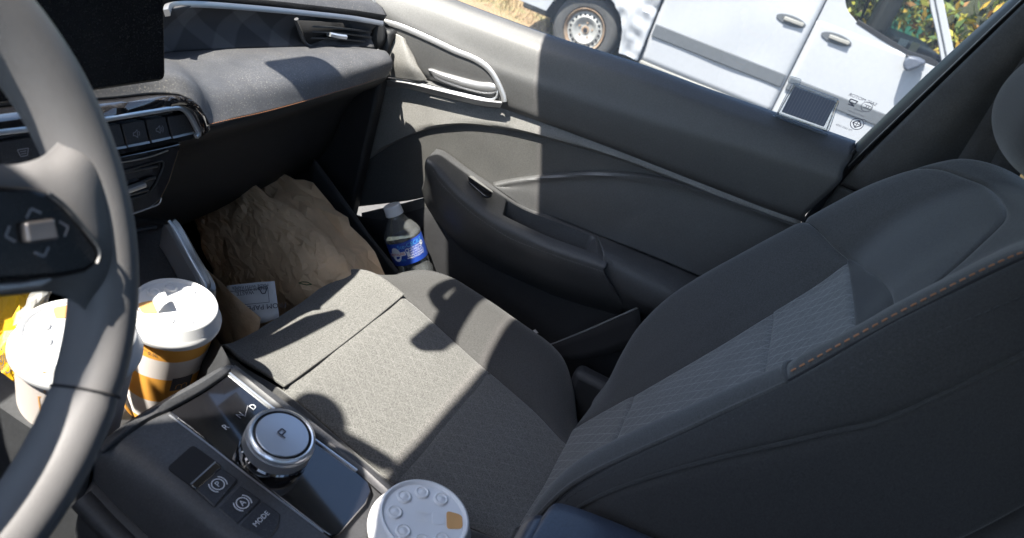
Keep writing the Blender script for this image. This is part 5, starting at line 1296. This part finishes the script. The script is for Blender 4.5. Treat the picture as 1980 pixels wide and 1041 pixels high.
# flat kraft sack with a white printed slip in front of it, leaning on the console
sack = thing('paper_sack', 'smooth brown paper sack tucked between console and seat, under the white slip', 'paper bag', (0.26, 0.38, 0.1))
paper_sheet('sheet', [[bx(372, 490, .30), bx(400, 520, .29), bx(432, 550, .28), bx(470, 585, .275), bx(505, 615, .275)], [bx(395, 560, .28), bx(415, 580, .27), bx(440, 605, .265), bx(470, 630, .262), bx(500, 650, .265)], [bx(410, 640, .26), bx(425, 660, .255), bx(440, 680, .25), bx(470, 705, .25), bx(500, 720, .25)]], M['kraft'], sack, 9, 8, amp=0.003, sc=12, seed=8, flat=False)
slip = thing('white_slip', 'white printed slip with a recycling mark lying on brown paper', 'paper', bx(490, 575, .30))
sn = (CAM-bx(490, 575, .30)).normalized()*0.6 + V((-0.3, -0.2, 0.6)); sn.normalize()
sp0 = bx(490, 575, .302)
def sq(px, py, o=0.0): return on(px, py, sp0+sn*o, sn)
sv = [[sq(a, b) for a, b in r] for r in (((438, 553), (470, 549), (500, 546), (531, 544)), ((440, 575), (470, 570), (502, 568), (534, 566)), ((445, 605), (475, 600), (505, 596), (537, 590)), ((450, 640), (478, 632), (508, 625), (540, 615)))]
paper_sheet('sheet', sv, M['paper_white'], slip, 10, 8, amp=0.0005, sc=20, seed=1, solid=0.0004, flat=False)
sx = (sq(531, 545)-sq(440, 553)).normalized(); sy = sn.cross(sx); sy = sy if sy.z > 0 else -sy
def smap(px, py): 
    c = sq(px, py, .0028); return lambda x, y: c-sx*x-sy*y
lettering('print', 'MADE WITH PAPER', 0.0055, smap(484, 554), M['ink'], slip)
lettering('print', 'PLEASE RECYCLE', 0.0055, smap(484, 560), M['ink'], slip)
lettering('print', 'WASTE', 0.007, smap(474, 567), M['ink'], slip, [line2([(-.030, -.004), (.022, -.004), (.022, .016), (-.030, .016), (-.030, -.004)], .0006)])
lettering('print', '', 0.006, smap(509, 561), M['ink'], slip, [line2([(-.006, -.004), (.006, -.004), (.002, .005), (-.002, .005), (-.006, -.004)], .0013)])
lettering('print', 'FROM PAPER', 0.010, smap(512, 593), M['ink'], slip)
# yellow bag at the left edge, behind the wheel
yb = thing('yellow_bag', 'crumpled yellow takeaway bag behind the steering wheel at the left edge', 'paper bag', (-0.10, 0.38, 0.33))
def yq(px, py, d_): return CAM+ray(px, py)*d_
paper_sheet('front_sheet', [[yq(-60, 560, .70), yq(0, 560, .71), (yq(40, 556, .72)), yq(88, 556, .74)], [yq(-60, 600, .68), yq(0, 600, .69), yq(35, 598, .70), yq(75, 590, .73)], [yq(-60, 670, .68), yq(0, 665, .685), yq(35, 655, .70), yq(65, 640, .73)], [yq(-60, 760, .69), yq(0, 750, .69), yq(40, 740, .70), yq(70, 720, .73)], [yq(-60, 860, .70), yq(0, 850, .71), yq(40, 830, .72), yq(75, 820, .74)]], M['yellow_paper'], yb, 12, 16, amp=0.008, sc=16, seed=3.3)
paper_sheet('rear_sheet', [[yq(-60, 556, .80), yq(0, 556, .80), yq(90, 554, .80)], [yq(-60, 660, .78), yq(0, 660, .78), yq(80, 640, .78)], [yq(-60, 860, .80), yq(0, 850, .80), yq(85, 820, .80)]], M['yellow_paper'], yb, 8, 8, amp=0.006, sc=16, seed=6.3)
for py, px in ((672, 4), (695, 3), (715, 2)):
    yc = yq(px, py, .668)
    lettering('dark_print', 'ENJOY'[:4], 0.011, lambda x, y, yc=yc: yc+CR*x*0.7+CU*y, M['ink'], yb)
M['film'] = glass('film', (0.90, 0.87, 0.80), 0.35)
paper_sheet('clear_film', [[yq(66, 562, .70), yq(85, 556, .70), yq(104, 556, .71)], [yq(40, 600, .68), yq(62, 590, .68), yq(95, 575, .70)], [yq(28, 632, .67), yq(45, 625, .67), yq(60, 615, .69)]], M['film'], yb, 8, 8, amp=0.004, sc=30, seed=2.0)

# ------------------------------------------------------------------ water bottle in the door pocket
top = at(757, 397, 'x', 0.640); low = at(812, 545, 'x', 0.660)
ax_ = (top-low).normalized(); H_ = 0.222
bb = top - ax_*H_
bot = thing('water_bottle', 'clear plastic water bottle with blue label and white cap in the door pocket', 'bottle', bb)
M['pet'] = glass('pet', (0.90, 0.93, 0.94), 0.05)
def pet():
    k, t, b = nodes('pet_plastic')
    b.inputs['Base Color'].default_value = (0.93, 0.96, 0.97, 1); b.inputs['Roughness'].default_value = 0.06
    b.inputs['Transmission Weight'].default_value = 0.0
    out = [n_ for n_ in t.nodes if n_.type == 'OUTPUT_MATERIAL'][0]
    tr_ = t.nodes.new('ShaderNodeBsdfTransparent'); tr_.inputs[0].default_value = (0.86, 0.88, 0.89, 1)
    gl_ = t.nodes.new('ShaderNodeBsdfGlossy'); gl_.inputs['Roughness'].default_value = 0.07
    lw = t.nodes.new('ShaderNodeLayerWeight'); lw.inputs[0].default_value = 0.30
    mx = t.nodes.new('ShaderNodeMixShader'); t.links.new(mathn(t, 'ADD', mathn(t, 'MULTIPLY', lw.outputs['Facing'], 0.55), 0.05), mx.inputs[0])
    t.links.new(tr_.outputs[0], mx.inputs[1]); t.links.new(gl_.outputs[0], mx.inputs[2])
    df_ = t.nodes.new('ShaderNodeBsdfDiffuse'); df_.inputs[0].default_value = (0.75, 0.78, 0.80, 1); m3 = t.nodes.new('ShaderNodeMixShader'); m3.inputs[0].default_value = 0.09  # pale diffuse mix stands in for sky reflections on the plastic
    t.links.new(mx.outputs[0], m3.inputs[1]); t.links.new(df_.outputs[0], m3.inputs[2]); t.links.new(m3.outputs[0], out.inputs['Surface'])
    vec = coord(t); bm_ = t.nodes.new('ShaderNodeBump'); bm_.inputs['Strength'].default_value = 0.5; bm_.inputs['Distance'].default_value = 0.004
    t.links.new(noise_n(t, vec, 40, 3), bm_.inputs['Height']); t.links.new(bm_.outputs[0], gl_.inputs['Normal']); t.links.new(bm_.outputs[0], lw.inputs['Normal']); return k
M['pet2'] = pet()
RBO = 0.0325
prof = [(0.0, 0.006), (0.016, 0.0), (0.026, 0.002), (RBO, 0.012), (RBO, 0.03)] + [(RBO-(0.0025 if i % 2 else 0.0), 0.035+i*0.007) for i in range(9)] + [(RBO-0.003, 0.100), (RBO-0.002, 0.110), (RBO-0.003, 0.116), (RBO-0.001, 0.120), (RBO-0.001, 0.158), (RBO+0.0005, 0.162), (RBO+0.001, 0.167), (RBO-0.002, 0.174), (RBO-0.010, 0.187), (0.0165, 0.196), (0.0135, 0.201), (0.0128, 0.208)]
body_b = lathe('bottle_body', prof, bb, ax_, M['pet2'], bot, 48, caps=(False, False), angle=60)
# water up to the shoulder: a body of slightly darker, glossy fluid with a level surface
M['water'] = glass('water', (0.85, 0.88, 0.89), 0.12)  # pale veil stands in for light refracted by the water
pr2 = [(0.0, 0.008), (0.025, 0.005), (RBO-0.0025, 0.014), (RBO-0.0045, 0.10), (RBO-0.003, 0.12), (RBO-0.002, 0.155), (RBO-0.0025, 0.164), (0.0, 0.164)]
lathe('water', pr2, bb, ax_, M['water'], bot, 40, caps=(False, False))
lathe('cap', [(0.0, 0.2225), (0.0135, 0.2225), (0.0152, 0.2205), (0.0155, 0.209), (0.0160, 0.2085), (0.0160, 0.2045), (0.013, 0.204)], bb, ax_, M['cap'], bot, 60, caps=(False, False), wob=lambda a, k: 1+0.012*(int(a*60/(2*math.pi)) % 2))
lb1 = V((-1, 0, 0)); lb1 = (lb1-ax_*lb1.dot(ax_)).normalized(); lb2 = ax_.cross(lb1)
M['label_blue'] = simple('label_blue', (0.025, 0.075, 0.42), 0.35, var=0.15)
lab = lathe('label', [(RBO+0.0004, 0.119), (RBO+0.0006, 0.120), (RBO+0.0006, 0.1605), (RBO+0.0004, 0.1615)], bb, ax_, M['label_blue'], bot, 48, caps=(False, False))
vd = (CAM-(bb+ax_*0.14)); vd = (vd-ax_*vd.dot(ax_)).normalized(); ang_v = math.atan2(vd.dot(lb2), vd.dot(lb1))
def lmap(da, h, lift=0.0012):
    def mp(x, y):
        r = RBO+lift; a = ang_v+da+x/r
        return bb+ax_*(h+0.020+y)+(lb1*math.cos(a)+lb2*math.sin(a))*r
    return mp
M['lab_cyan'] = simple('lab_cyan', (0.10, 0.40, 0.72), 0.4); M['lab_white'] = simple('lab_white', (0.78, 0.80, 0.84), 0.4); M['lab_red'] = simple('lab_red', (0.60, 0.06, 0.05), 0.4)
lettering('label_text', 'Ste-CECILE', 0.0105, lmap(0.22, 0.1340), M['lab_cyan'], lab)
pts = [(0.0095*math.cos(2*math.pi*i/24), 0.0135*math.sin(2*math.pi*i/24)) for i in range(24)]
lettering('label_badge', '', 0.01, lmap(-0.72, 0.1215), M['lab_white'], lab, [(pts, [tuple(range(24))]), ([(-.014+i*.004, y) for i in range(9) for y in (-.0036, .0036)], [(2*i, 2*i+2, 2*i+3, 2*i+1) for i in range(8)])])
lettering('label_text', 'CRISTALINE', 0.0062, lmap(-0.70, 0.1215, .0017), M['lab_red'], lab)
lettering('label_text', 'VOL', 0.005, lmap(-0.42, 0.1095), M['lab_cyan'], lab)
for r_ in range(5):
    lettering('label_text', ('EAU DE SOURCE', 'NATURELLE 50cl', 'SANS NITRATE', 'PURETE FRANCE', 'RECYCLEZ MOI')[r_], 0.0042, lmap(0.42, 0.1275-r_*0.0043), M['lab_white'], lab)
lettering('label_icon', '', 0.004, lmap(-0.06, 0.1255), M['lab_white'], lab, [ring2(0, 0, .003, .0011, 14), line2([(0, -.003), (0, -.012)], .005), line2([(-.004, -.0145), (.004, -.0145)], .002)])
lettering('label_icon', '', 0.004, lmap(0.88, 0.128), M['lab_white'], lab, [ring2(0, 0, .003, .002, 14)])
# two scraps of white paper in the pocket by the sill
for k_, (pts_, lb_) in enumerate(((((968, 600), (975, 603), (982, 610), (976, 609)), 'tiny white paper scrap behind the cushion bolster, nearer the bottle'), (((1027, 641), (1035, 637), (1041, 644), (1030, 646)), 'tiny white paper scrap in the door pocket beside the seat foot'))):
    tag(prism('paper_scrap', [at(a, b, 'x', 0.635) for a, b in pts_], V((-1, 0, 0.6)), 0.002, M['paper_white'], None), lb_, 'paper', 'paper scraps beside the seat')
# ------------------------------------------------------------------ outside: the white van, verge, fence and hedge
XV = 6.3
def vq_(px, py, dx=0.0): return at(px, py, 'x', XV+dx)
HUB = vq_(1126, 60)
GZ = HUB.z - 0.315
M['van_white'] = simple('van_white', (0.44, 0.44, 0.445), 0.4, coat=0.3, var=0.03)
M['van_dirty'] = simple('van_dirty', (0.33, 0.31, 0.27), 0.6, var=0.12)
M['van_strip'] = simple('van_strip', (0.105, 0.11, 0.115), 0.6, var=0.08)
M['van_black'] = simple('van_black', (0.02, 0.02, 0.022), 0.6)
M['tyre'] = simple('tyre', (0.075, 0.072, 0.068), 0.85, grain=0.3, gscale=60, var=0.15)
M['rim_steel'] = simple('rim_steel', (0.40, 0.385, 0.35), 0.55, metal=0.2, var=0.15)
def rust():
    k, t, b = nodes('rust'); vec = coord(t); a = noise_n(t, vec, 14, 4)
    t.links.new(rampn(t, a, [(0.3, (0.30, 0.17, 0.09)), (0.6, (0.36, 0.27, 0.19)), (0.8, (0.42, 0.37, 0.31))]), b.inputs['Base Color']); b.inputs['Roughness'].default_value = 0.85; return k
M['rust'] = rust()
van = thing('white_van', 'white panel van with dented rear flank and rusty steel wheel parked outside', 'van', V((XV+0.95, HUB.y-1.5, GZ)))
zs = vq_(1350, 162).z            # sill height
zt, zb = vq_(1400, 97).z, vq_(1400, 125).z    # rub strip
ZTOP = 1.75
yS = (vq_(1285, 0).y+vq_(1240, 105).y)/2       # rear edge of the sliding door
yD = (vq_(1600, 0).y+vq_(1492, 210).y)/2       # its front edge
yW = vq_(1640, 30).y; zW = vq_(1640, 30).z
yF = vq_(1835, 60).y
def yz(y, z, dx=0.0): return V((XV+dx, y, z))
nv_ = V((-1, 0, 0))
yR = vq_(968, 0).y
# rear flank with the wheel arch, gently dented
RA = 0.375
def flank():
    ys = [yS+0.012+(yR-yS)*i/70 for i in range(71)]; out = []; NR = 50
    for y in ys:
        dy = abs(y-HUB.y); zlow = zs-0.01
        if dy < RA: zlow = max(zlow, HUB.z+math.sqrt(RA*RA-dy*dy))
        elif y > HUB.y: zlow = zs+0.09
        for j in range(NR):
            z = zlow+(ZTOP-zlow)*(j/(NR-1))**1.6
            d_ = 0.0
            if yS-0.05 < y < HUB.y-RA+0.15 and z < zs+0.75:
                k_ = noise.voronoi(V((y*5, z*6, 1.3)))[0]; d_ = 0.06*(k_[1]-k_[0])-0.03 + 0.03*noise.noise(V((y*9, z*8, 2)))
            out.append(yz(y, z, d_ - 0.02*math.sin(max(0, min(1, (z-zs)/1.2))*math.pi)))
    return obj('rear_flank', out, gridfaces(71, NR), [M['van_white']], van, angle=50, solid=0.012)
flank()
def sheetyz(name, y0, y1, z0, z1, mat, dx=0.0, ny=24, nz=24, dent=0.0, solid=0.012, seed=0.0, crown=0.02):
    v = []
    for i in range(ny):
        for j in range(nz):
            y = lerp(y0, y1, i/(ny-1)); z = lerp(z0, z1, j/(nz-1))
            d_ = dent*noise.noise(V((y*2.2, z*2.6, seed)))
            edge = min(i, ny-1-i, 1)
            v.append(yz(y, z, dx + d_ - crown*math.sin(max(0, min(1, (z-zs)/1.2))*math.pi) + (0.006 if not edge else 0)))
    return obj(name, v, gridfaces(ny, nz), mat, van, angle=60, solid=solid)
sheetyz('sliding_door', yS-0.006, yD+0.006, zs, ZTOP, M['van_white'], dent=0.012, seed=3, ny=30, nz=40)
# front door around its window opening
zWf = vq_(1760, 100).z; yWf = yF+0.06
for nm, a, b, c, d_ in (('front_door', yD-0.006, yF-0.35, zs, zWf-0.02),):
    sheetyz(nm, a, b, c, d_, M['van_white'], ny=24, nz=24)
wl_ = [vq_(1637, -60), vq_(1634, 0), vq_(1636, 12), vq_(1641, 24), vq_(1656, 42), vq_(1700, 72), vq_(1757, 106), vq_(1790, 120), vq_(1812, 122), vq_(1816, 96), vq_(1806, 30), vq_(1795, -40)]
fd = [yz(yD-0.006, zWf-0.02), yz(yD-0.006, ZTOP-0.1)]
prism('front_door_frame', [yz(yD-0.006, zWf-0.025, -.02), yz(yD-0.006, 1.3, -.02), vq_(1637, -60, -.02), vq_(1634, 0, -.02), vq_(1636, 12, -.02), vq_(1641, 24, -.02), vq_(1656, 42, -.02), vq_(1700, 72, -.02), vq_(1757, 106, -.02), vq_(1790, 121, -.02), yz(vq_(1790, 121).y, zWf-0.025, -.02)], nv_, 0.02, M['van_white'], van, 0.004)
prism('window_surround', [vq_(a, b, -.026) for a, b in ((1655, 45), (1700, 75), (1757, 109), (1815, 132), (1822, 126), (1800, 112), (1757, 98), (1702, 64), (1660, 38))], nv_, 0.02, M['van_black'], van, 0.003)
# pillar at the windscreen: white with a grey seal
prism('windscreen_pillar', [vq_(a, b, -.02) for a, b in ((1788, -60), (1800, 20), (1812, 70), (1822, 130), (1850, 150), (1845, 100), (1832, 40), (1812, -60))], nv_, 0.05, M['van_white'], van, 0.006)
tube('pillar_seal', [vq_(a, b, -.024) for a, b in ((1800, -40), (1812, 20), (1822, 70), (1830, 110))], 0.006, M['van_strip'], van, 6, n=10)
obj('cab_window', [vq_(a, b, 0.005) for a, b in ((1637, -60), (1634, 0), (1641, 24), (1656, 42), (1700, 72), (1757, 106), (1812, 124), (1812, 70), (1795, -60))], [tuple(range(9))], M['van_glass'], van, smooth=False)
# mirror at the front of the door
mm = [(1746, 118), (1757, 108), (1775, 112), (1790, 121), (1776, 131), (1754, 140), (1745, 132)]
prism('door_mirror', [vq_(a, b, -0.20) for a, b in mm], V((-1, 0.2, 0)), 0.14, simple('mirror_grey', (0.10, 0.11, 0.135), 0.4), van, 0.02, 3)
prism('mirror_arm', [vq_(a, b, -0.06) for a, b in ((1752, 105), (1790, 120), (1790, 126), (1752, 112))], nv_, 0.10, M['van_black'], van, 0.01)
# things seen through the cab window
boxo('cab_seat', (XV+0.25, yD-0.55, zs+0.3), (XV+0.75, yD-0.40, zW+0.45), M['van_black'], van, 0.05, 3)
boxo('dash_top', (XV+0.1, yF-0.1, zs+0.4), (XV+1.7, yF+0.32, zWf+0.04), M['van_black'], van, 0.05, 3)
boxo('window_sticker', V((XV+0.02, 0, 0))+V((0, vq_(1748, 82).y-0.03, vq_(1748, 82).z-0.03)), V((XV+0.025, 0, 0))+V((0, vq_(1748, 82).y+0.035, vq_(1748, 82).z+0.02)), M['paper_white'], van, 0)
boxo('window_sticker', V((XV+0.02, 0, 0))+V((0, vq_(1768, 92).y-0.03, vq_(1768, 92).z-0.035)), V((XV+0.025, 0, 0))+V((0, vq_(1768, 92).y+0.03, vq_(1768, 92).z+0.035)), simple('buff', (0.6, 0.5, 0.35), 0.7), van, 0)
for px_ in (1665, 1690, 1722):
    tube('cab_bar', [at(px_-30, 110, 'x', XV+1.6), at(px_+40, -60, 'x', XV+1.6)], 0.016 if px_ != 1722 else 0.03, M['van_black'], van, 6, n=2)
# rub strips
for a, b in ((yS-0.02, yD+0.02), (yD-0.02, yF+0.0)):
    boxo('rub_strip', (XV-0.035, b, zb), (XV-0.008, a, zt), M['van_strip'] if b > -0.6 else M['van_strip'], van, 0.008, 3)
# handles
for px_, py_ in ((1530, 40), (1617, 75)):
    p = vq_(px_, py_); ev = [(0.125*math.cos(2*math.pi*i/24), 0.040*math.sin(2*math.pi*i/24)) for i in range(24)]
    hd = prism('door_handle', [p+V((-0.036, y_, z_)) for y_, z_ in ev], nv_, 0.012, M['van_strip'], van, 0.004)
    boxo('grip', p+V((-0.062, -0.105, -0.012)), p+V((-0.040, 0.06, 0.018)), M['van_dirty'], hd, 0.006)
# seams between the panels
for y_ in (yS+0.003, yD):
    boxo('panel_gap', (XV+0.005, y_-0.008, zs), (XV+0.02, y_+0.008, ZTOP), M['van_strip'], van, 0)
# holes and scars in the dented quarter
ph = vq_(1233, 54)
lathe('scar_hole', [(0.0, 0.0), (0.022, 0.0), (0.02, 0.01), (0.0, 0.012)], ph+V((-0.01, 0, 0)), nv_, M['van_black'], van, 16)
for k_ in range(7):
    q_ = vq_(1200+k_*7+random.uniform(-3, 3), 14+k_*4+random.uniform(-4, 4))
    boxo('scar', q_+V((-0.03, -0.012, -0.012)), q_+V((-0.016, 0.012, random.uniform(0.0, 0.03))), M['van_strip'], van, 0.003)
# dark underside, cargo box, roof, far side
boxo('underbody', (XV+0.34, yF-0.2, zs-0.02), (XV+1.8, yR-0.1, zs+0.12), M['van_black'], van, 0.02)
boxo('cargo_box', (XV+0.36, yD+0.05, zs+0.12), (XV+1.86, yR-0.02, ZTOP), M['van_white'], van, 0.04)
boxo('cab_floor', (XV+0.03, yF-0.5, zs+0.05), (XV+1.86, yD-0.05, zs+0.3), M['van_black'], van, 0.02)
boxo('cab_far_side', (XV+1.80, yF-0.35, zs), (XV+1.88, yD, zWf-0.05), M['van_white'], van, 0.02)
boxo('cab_roof', (XV+0.03, yF+0.15, ZTOP-0.12), (XV+1.86, yD+0.1, ZTOP), M['van_white'], van, 0.03)
boxo('bonnet', (XV+0.05, yF-0.95, zs+0.05), (XV+1.84, yF-0.25, zWf-0.10), M['van_white'], van, 0.08, 4)
boxo('sill_edge', (XV-0.012, yF-0.3, zs-0.03), (XV+0.06, yS, zs+0.004), M['van_dirty'], van, 0.01)
# wheels: tyre, steel rim with slots, hub
def wheel(c):
    ax = V((-1, 0, 0))
    w = lathe('wheel', [(0.186, -0.06), (0.190, 0.010), (0.205, 0.032), (0.245, 0.040), (0.285, 0.030), (0.308, 0.005), (0.315, -0.03), (0.315, -0.16), (0.30, -0.19), (0.2, -0.19)], c+V((0.09, 0, 0)), ax, M['tyre'], van, 64, caps=(False, False))
    lathe('rim', [(0.0, -0.045), (0.055, -0.045), (0.090, -0.030), (0.098, -0.020), (0.118, -0.014), (0.128, -0.022), (0.150, -0.03), (0.165, -0.024)], c+V((0.050, 0, 0)), ax, M['rim_steel'], w, 48, caps=(False, False))
    lathe('rust_band', [(0.158, -0.03), (0.170, -0.012), (0.184, 0.012), (0.190, 0.020), (0.194, 0.012)], c+V((0.068, 0, 0)), ax, M['rust'], w, 48, caps=(False, False))
    for k_ in range(20):
        a = 2*math.pi*k_/20; p = c+V((0.0735, 0, 0))+V((0, math.cos(a), math.sin(a)))*0.140
        boxo('slot', p+V((-0.006, -0.010, -0.010)), p+V((0.0, 0.010, 0.010)), M['van_black'], w, 0.004, 2, rot=Matrix.Rotation(a, 3, 'X'))
    lathe('hub_cap', [(0.0, 0.0), (0.034, 0.0), (0.038, -0.008), (0.030, -0.012)], c+V((0.088, 0, 0)), ax, M['rust'], w, 24, caps=(False, False))
    lathe('hub_centre', [(0.0, 0.004), (0.022, 0.004), (0.024, -0.004)], c+V((0.086, 0, 0)), ax, M['van_black'], w, 6, caps=(False, False))
    for k_ in range(5):
        a = 2*math.pi*k_/5+0.3; p = c+V((0.090, 0, 0))+V((0, math.cos(a), math.sin(a)))*0.066
        lathe('bolt', [(0.0, 0.008), (0.010, 0.008), (0.011, 0.0)], p, ax, M['rust'], w, 6, caps=(False, False))
wheel(HUB); wheel(V((HUB.x, HUB.y-3.3, HUB.z)))
boxo('arch_liner', (XV+0.32, HUB.y-RA-0.05, HUB.z-0.1), (XV+0.5, HUB.y+RA+0.05, HUB.z+RA+0.05), M['van_black'], van, 0.02)
# --- dry verge beyond the van
def dry():
    k, t, b = nodes('dry_grass'); vec = coord(t); a = noise_n(t, vec, 3.0, 5, 0.65); c = noise_n(t, vec, 30, 3)
    col = rampn(t, a, [(0.3, (0.30, 0.20, 0.10)), (0.5, (0.36, 0.26, 0.14)), (0.62, (0.20, 0.22, 0.08)), (0.75, (0.42, 0.30, 0.17))])
    t.links.new(mixc(t, mathn(t, 'MULTIPLY', c, 0.5), col, (0.36, 0.20, 0.10)), b.inputs['Base Color']); b.inputs['Roughness'].default_value = 0.95
    bumpn(t, b, c, 0.8, 0.05); return k
M['dry'] = dry()
xe = at(1000, 52, 'z', -0.5).x
nx_, ny_ = 24, 40
vv_ = [V((xe+0.25*math.sin(y*1.7)*0.4+(40-0)*(i/(nx_-1))**2, y, ground_z(xe)+0.012+0.5*min(1, (i/(nx_-1))*1.2)+0.05*noise.noise(V((i*0.7, y, 0))))) for i in range(nx_) for y in [-12+30*j/(ny_-1) for j in range(ny_)]]
vg = obj('dry_verge', vv_, gridfaces(nx_, ny_), M['dry'], None, angle=60); vg['kind'] = 'structure'
# --- dead grass standing on it
bv = []; bf = []
for _ in range(5200):
    x_ = xe+0.1+abs(random.gauss(0, 1.6)); y_ = random.uniform(1.6, 6.0); k_ = (max(0.0, x_-xe)/40)**0.5
    z_ = ground_z(xe)+0.012+0.5*min(1, k_*1.2)-0.01; h_ = random.uniform(0.05, 0.22)*(0.4+noise.noise(V((x_*1.5, y_*1.5, 0)))+0.5); a_ = random.uniform(0, 6.28)
    if h_ < 0.03: continue
    b0_ = V((x_, y_, z_)); s_ = V((math.cos(a_), math.sin(a_), 0))*0.008; l_ = V((random.uniform(-.5, .5), random.uniform(-.5, .5), 1))*h_
    n_ = len(bv); bv += [b0_-s_, b0_+s_, b0_+l_]; bf.append((n_, n_+1, n_+2))
dg_ = obj('dead_grass', bv, bf, simple('dead_grass', (0.42, 0.30, 0.15), 0.9, var=0.4), None, smooth=False)
dg_['kind'] = 'stuff'; dg_['label'] = 'dry dead grass on the verge beyond the van'
# --- green fence: posts, rails and mesh boards
M['fence_green'] = simple('fence_green', (0.03, 0.17, 0.12), 0.55)
fx = XV+4.2
fence = thing('green_fence', 'green metal fence behind the van, half hidden by autumn hedge', 'fence', V((fx, 1.0, -0.3)))
for k_ in range(11):
    y_ = -6.0+1.5*k_
    boxo('post', (fx-0.04, y_-0.04, -0.4), (fx+0.04, y_+0.04, 2.1), M['fence_green'], fence, 0.006)
    if k_ < 10: boxo('panel', (fx-0.012, y_+0.045, -0.2), (fx+0.012, y_+1.455, 2.0), M['fence_green'], fence, 0.004)
# --- hedge with autumn leaves in front of and over it
def leafmat(name, col):
    k, t, b = nodes(name); b.inputs['Base Color'].default_value = (*col, 1); b.inputs['Roughness'].default_value = 0.6
    b.inputs['Subsurface Weight'].default_value = 0.0; return k
LM = [leafmat('leaf_a', (0.44, 0.27, 0.035)), leafmat('leaf_b', (0.30, 0.14, 0.035)), leafmat('leaf_c', (0.15, 0.19, 0.035)), leafmat('leaf_d', (0.38, 0.34, 0.05)), leafmat('leaf_e', (0.09, 0.14, 0.04))]
def leaves(name, parent, cfun, nleaf, size, wts):
    v = []; f = []; mi = []
    for _ in range(nleaf):
        c = cfun()
        if c is None: continue
        a = random.uniform(0, 6.28); e = random.uniform(-1.2, 1.2); d1 = V((math.cos(a)*math.cos(e), math.sin(a)*math.cos(e), math.sin(e)))
        d2 = d1.cross(V((random.uniform(-1, 1), random.uniform(-1, 1), random.uniform(-1, 1)))).normalized()
        s = size*random.uniform(0.6, 1.3); k = len(v)
        v += [c-d1*s, c+d2*s*0.42, c+d1*s, c-d2*s*0.42]; f.append((k, k+1, k+2, k+3)); mi.append(random.choices(range(len(LM)), wts)[0])
    o = obj(name, v, f, LM, parent, smooth=False)
    for p, m_ in zip(o.data.polygons, mi): p.material_index = m_
    return o
M['core_shade'] = simple('core_shade', (0.035, 0.04, 0.02), 0.9, var=0.4)
def shrub(label, cx, cyy, cz, rx, ry, rz, nleaf, wts, name='autumn_shrub', base=None):
    s = thing(name, label, 'shrub', V((cx, cyy, -0.2)), 'shrubs along the green fence')
    def cf():
        while True:
            p = V((random.uniform(-1, 1), random.uniform(-1, 1), random.uniform(-1, 1)))
            if p.length < 1 and noise.noise(V((cx, cyy, cz))+p*2.2) > -0.18: break
        return V((cx+p.x*rx, cyy+p.y*ry, cz+p.z*rz))
    leaves('foliage', s, cf, nleaf, 0.062, wts)
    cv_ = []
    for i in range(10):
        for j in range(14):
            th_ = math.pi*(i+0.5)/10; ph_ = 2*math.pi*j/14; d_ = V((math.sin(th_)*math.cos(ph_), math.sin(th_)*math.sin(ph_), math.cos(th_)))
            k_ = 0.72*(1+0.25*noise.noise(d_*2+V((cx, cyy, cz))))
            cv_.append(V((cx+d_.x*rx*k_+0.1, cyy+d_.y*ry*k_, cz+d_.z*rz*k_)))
    obj('foliage_shade_core', cv_, gridfaces(10, 14, closeu=True), M['core_shade'], s)  # solid dark core stands in for shade inside the foliage
    for k_ in range(5):
        a = random.uniform(0, 6.28)
        tube('stem', [V((cx, cyy, -0.4)), V((cx+0.2*math.cos(a), cyy+0.2*math.sin(a), cz*0.5)), V((cx+0.5*rx*math.cos(a), cyy+0.6*ry*math.sin(a), cz+rz*0.6))], 0.018, M['rust'], s, 5, n=8, scale=lambda t: 1-0.7*t)
    return s
A1 = (4, 3, 1, 3, 1); A2 = (2, 1, 4, 4, 3); A3 = (3, 5, 1, 1, 1)
for (y_, z_, w_, lb_) in ((-4.3, 0.75, A1, 'golden autumn shrub seen past the front of the van'), (-3.2, 0.5, A3, 'rusty autumn shrub low beside the van pillar'), (-2.0, 0.8, A2, 'yellow green shrub seen through the van cab window'), (-0.6, 0.9, A2, 'green shrub behind the van roof'), (3.2, 0.1, A1, 'orange dry shrub beyond the rear of the van'), (4.6, 0.2, A2, 'greenish dry shrub at the far left beyond the van')):
    shrub(lb_, fx-0.75, y_, z_, 0.5, 0.75, 0.75 if z_ > 0.3 else 0.5, 1500, w_)
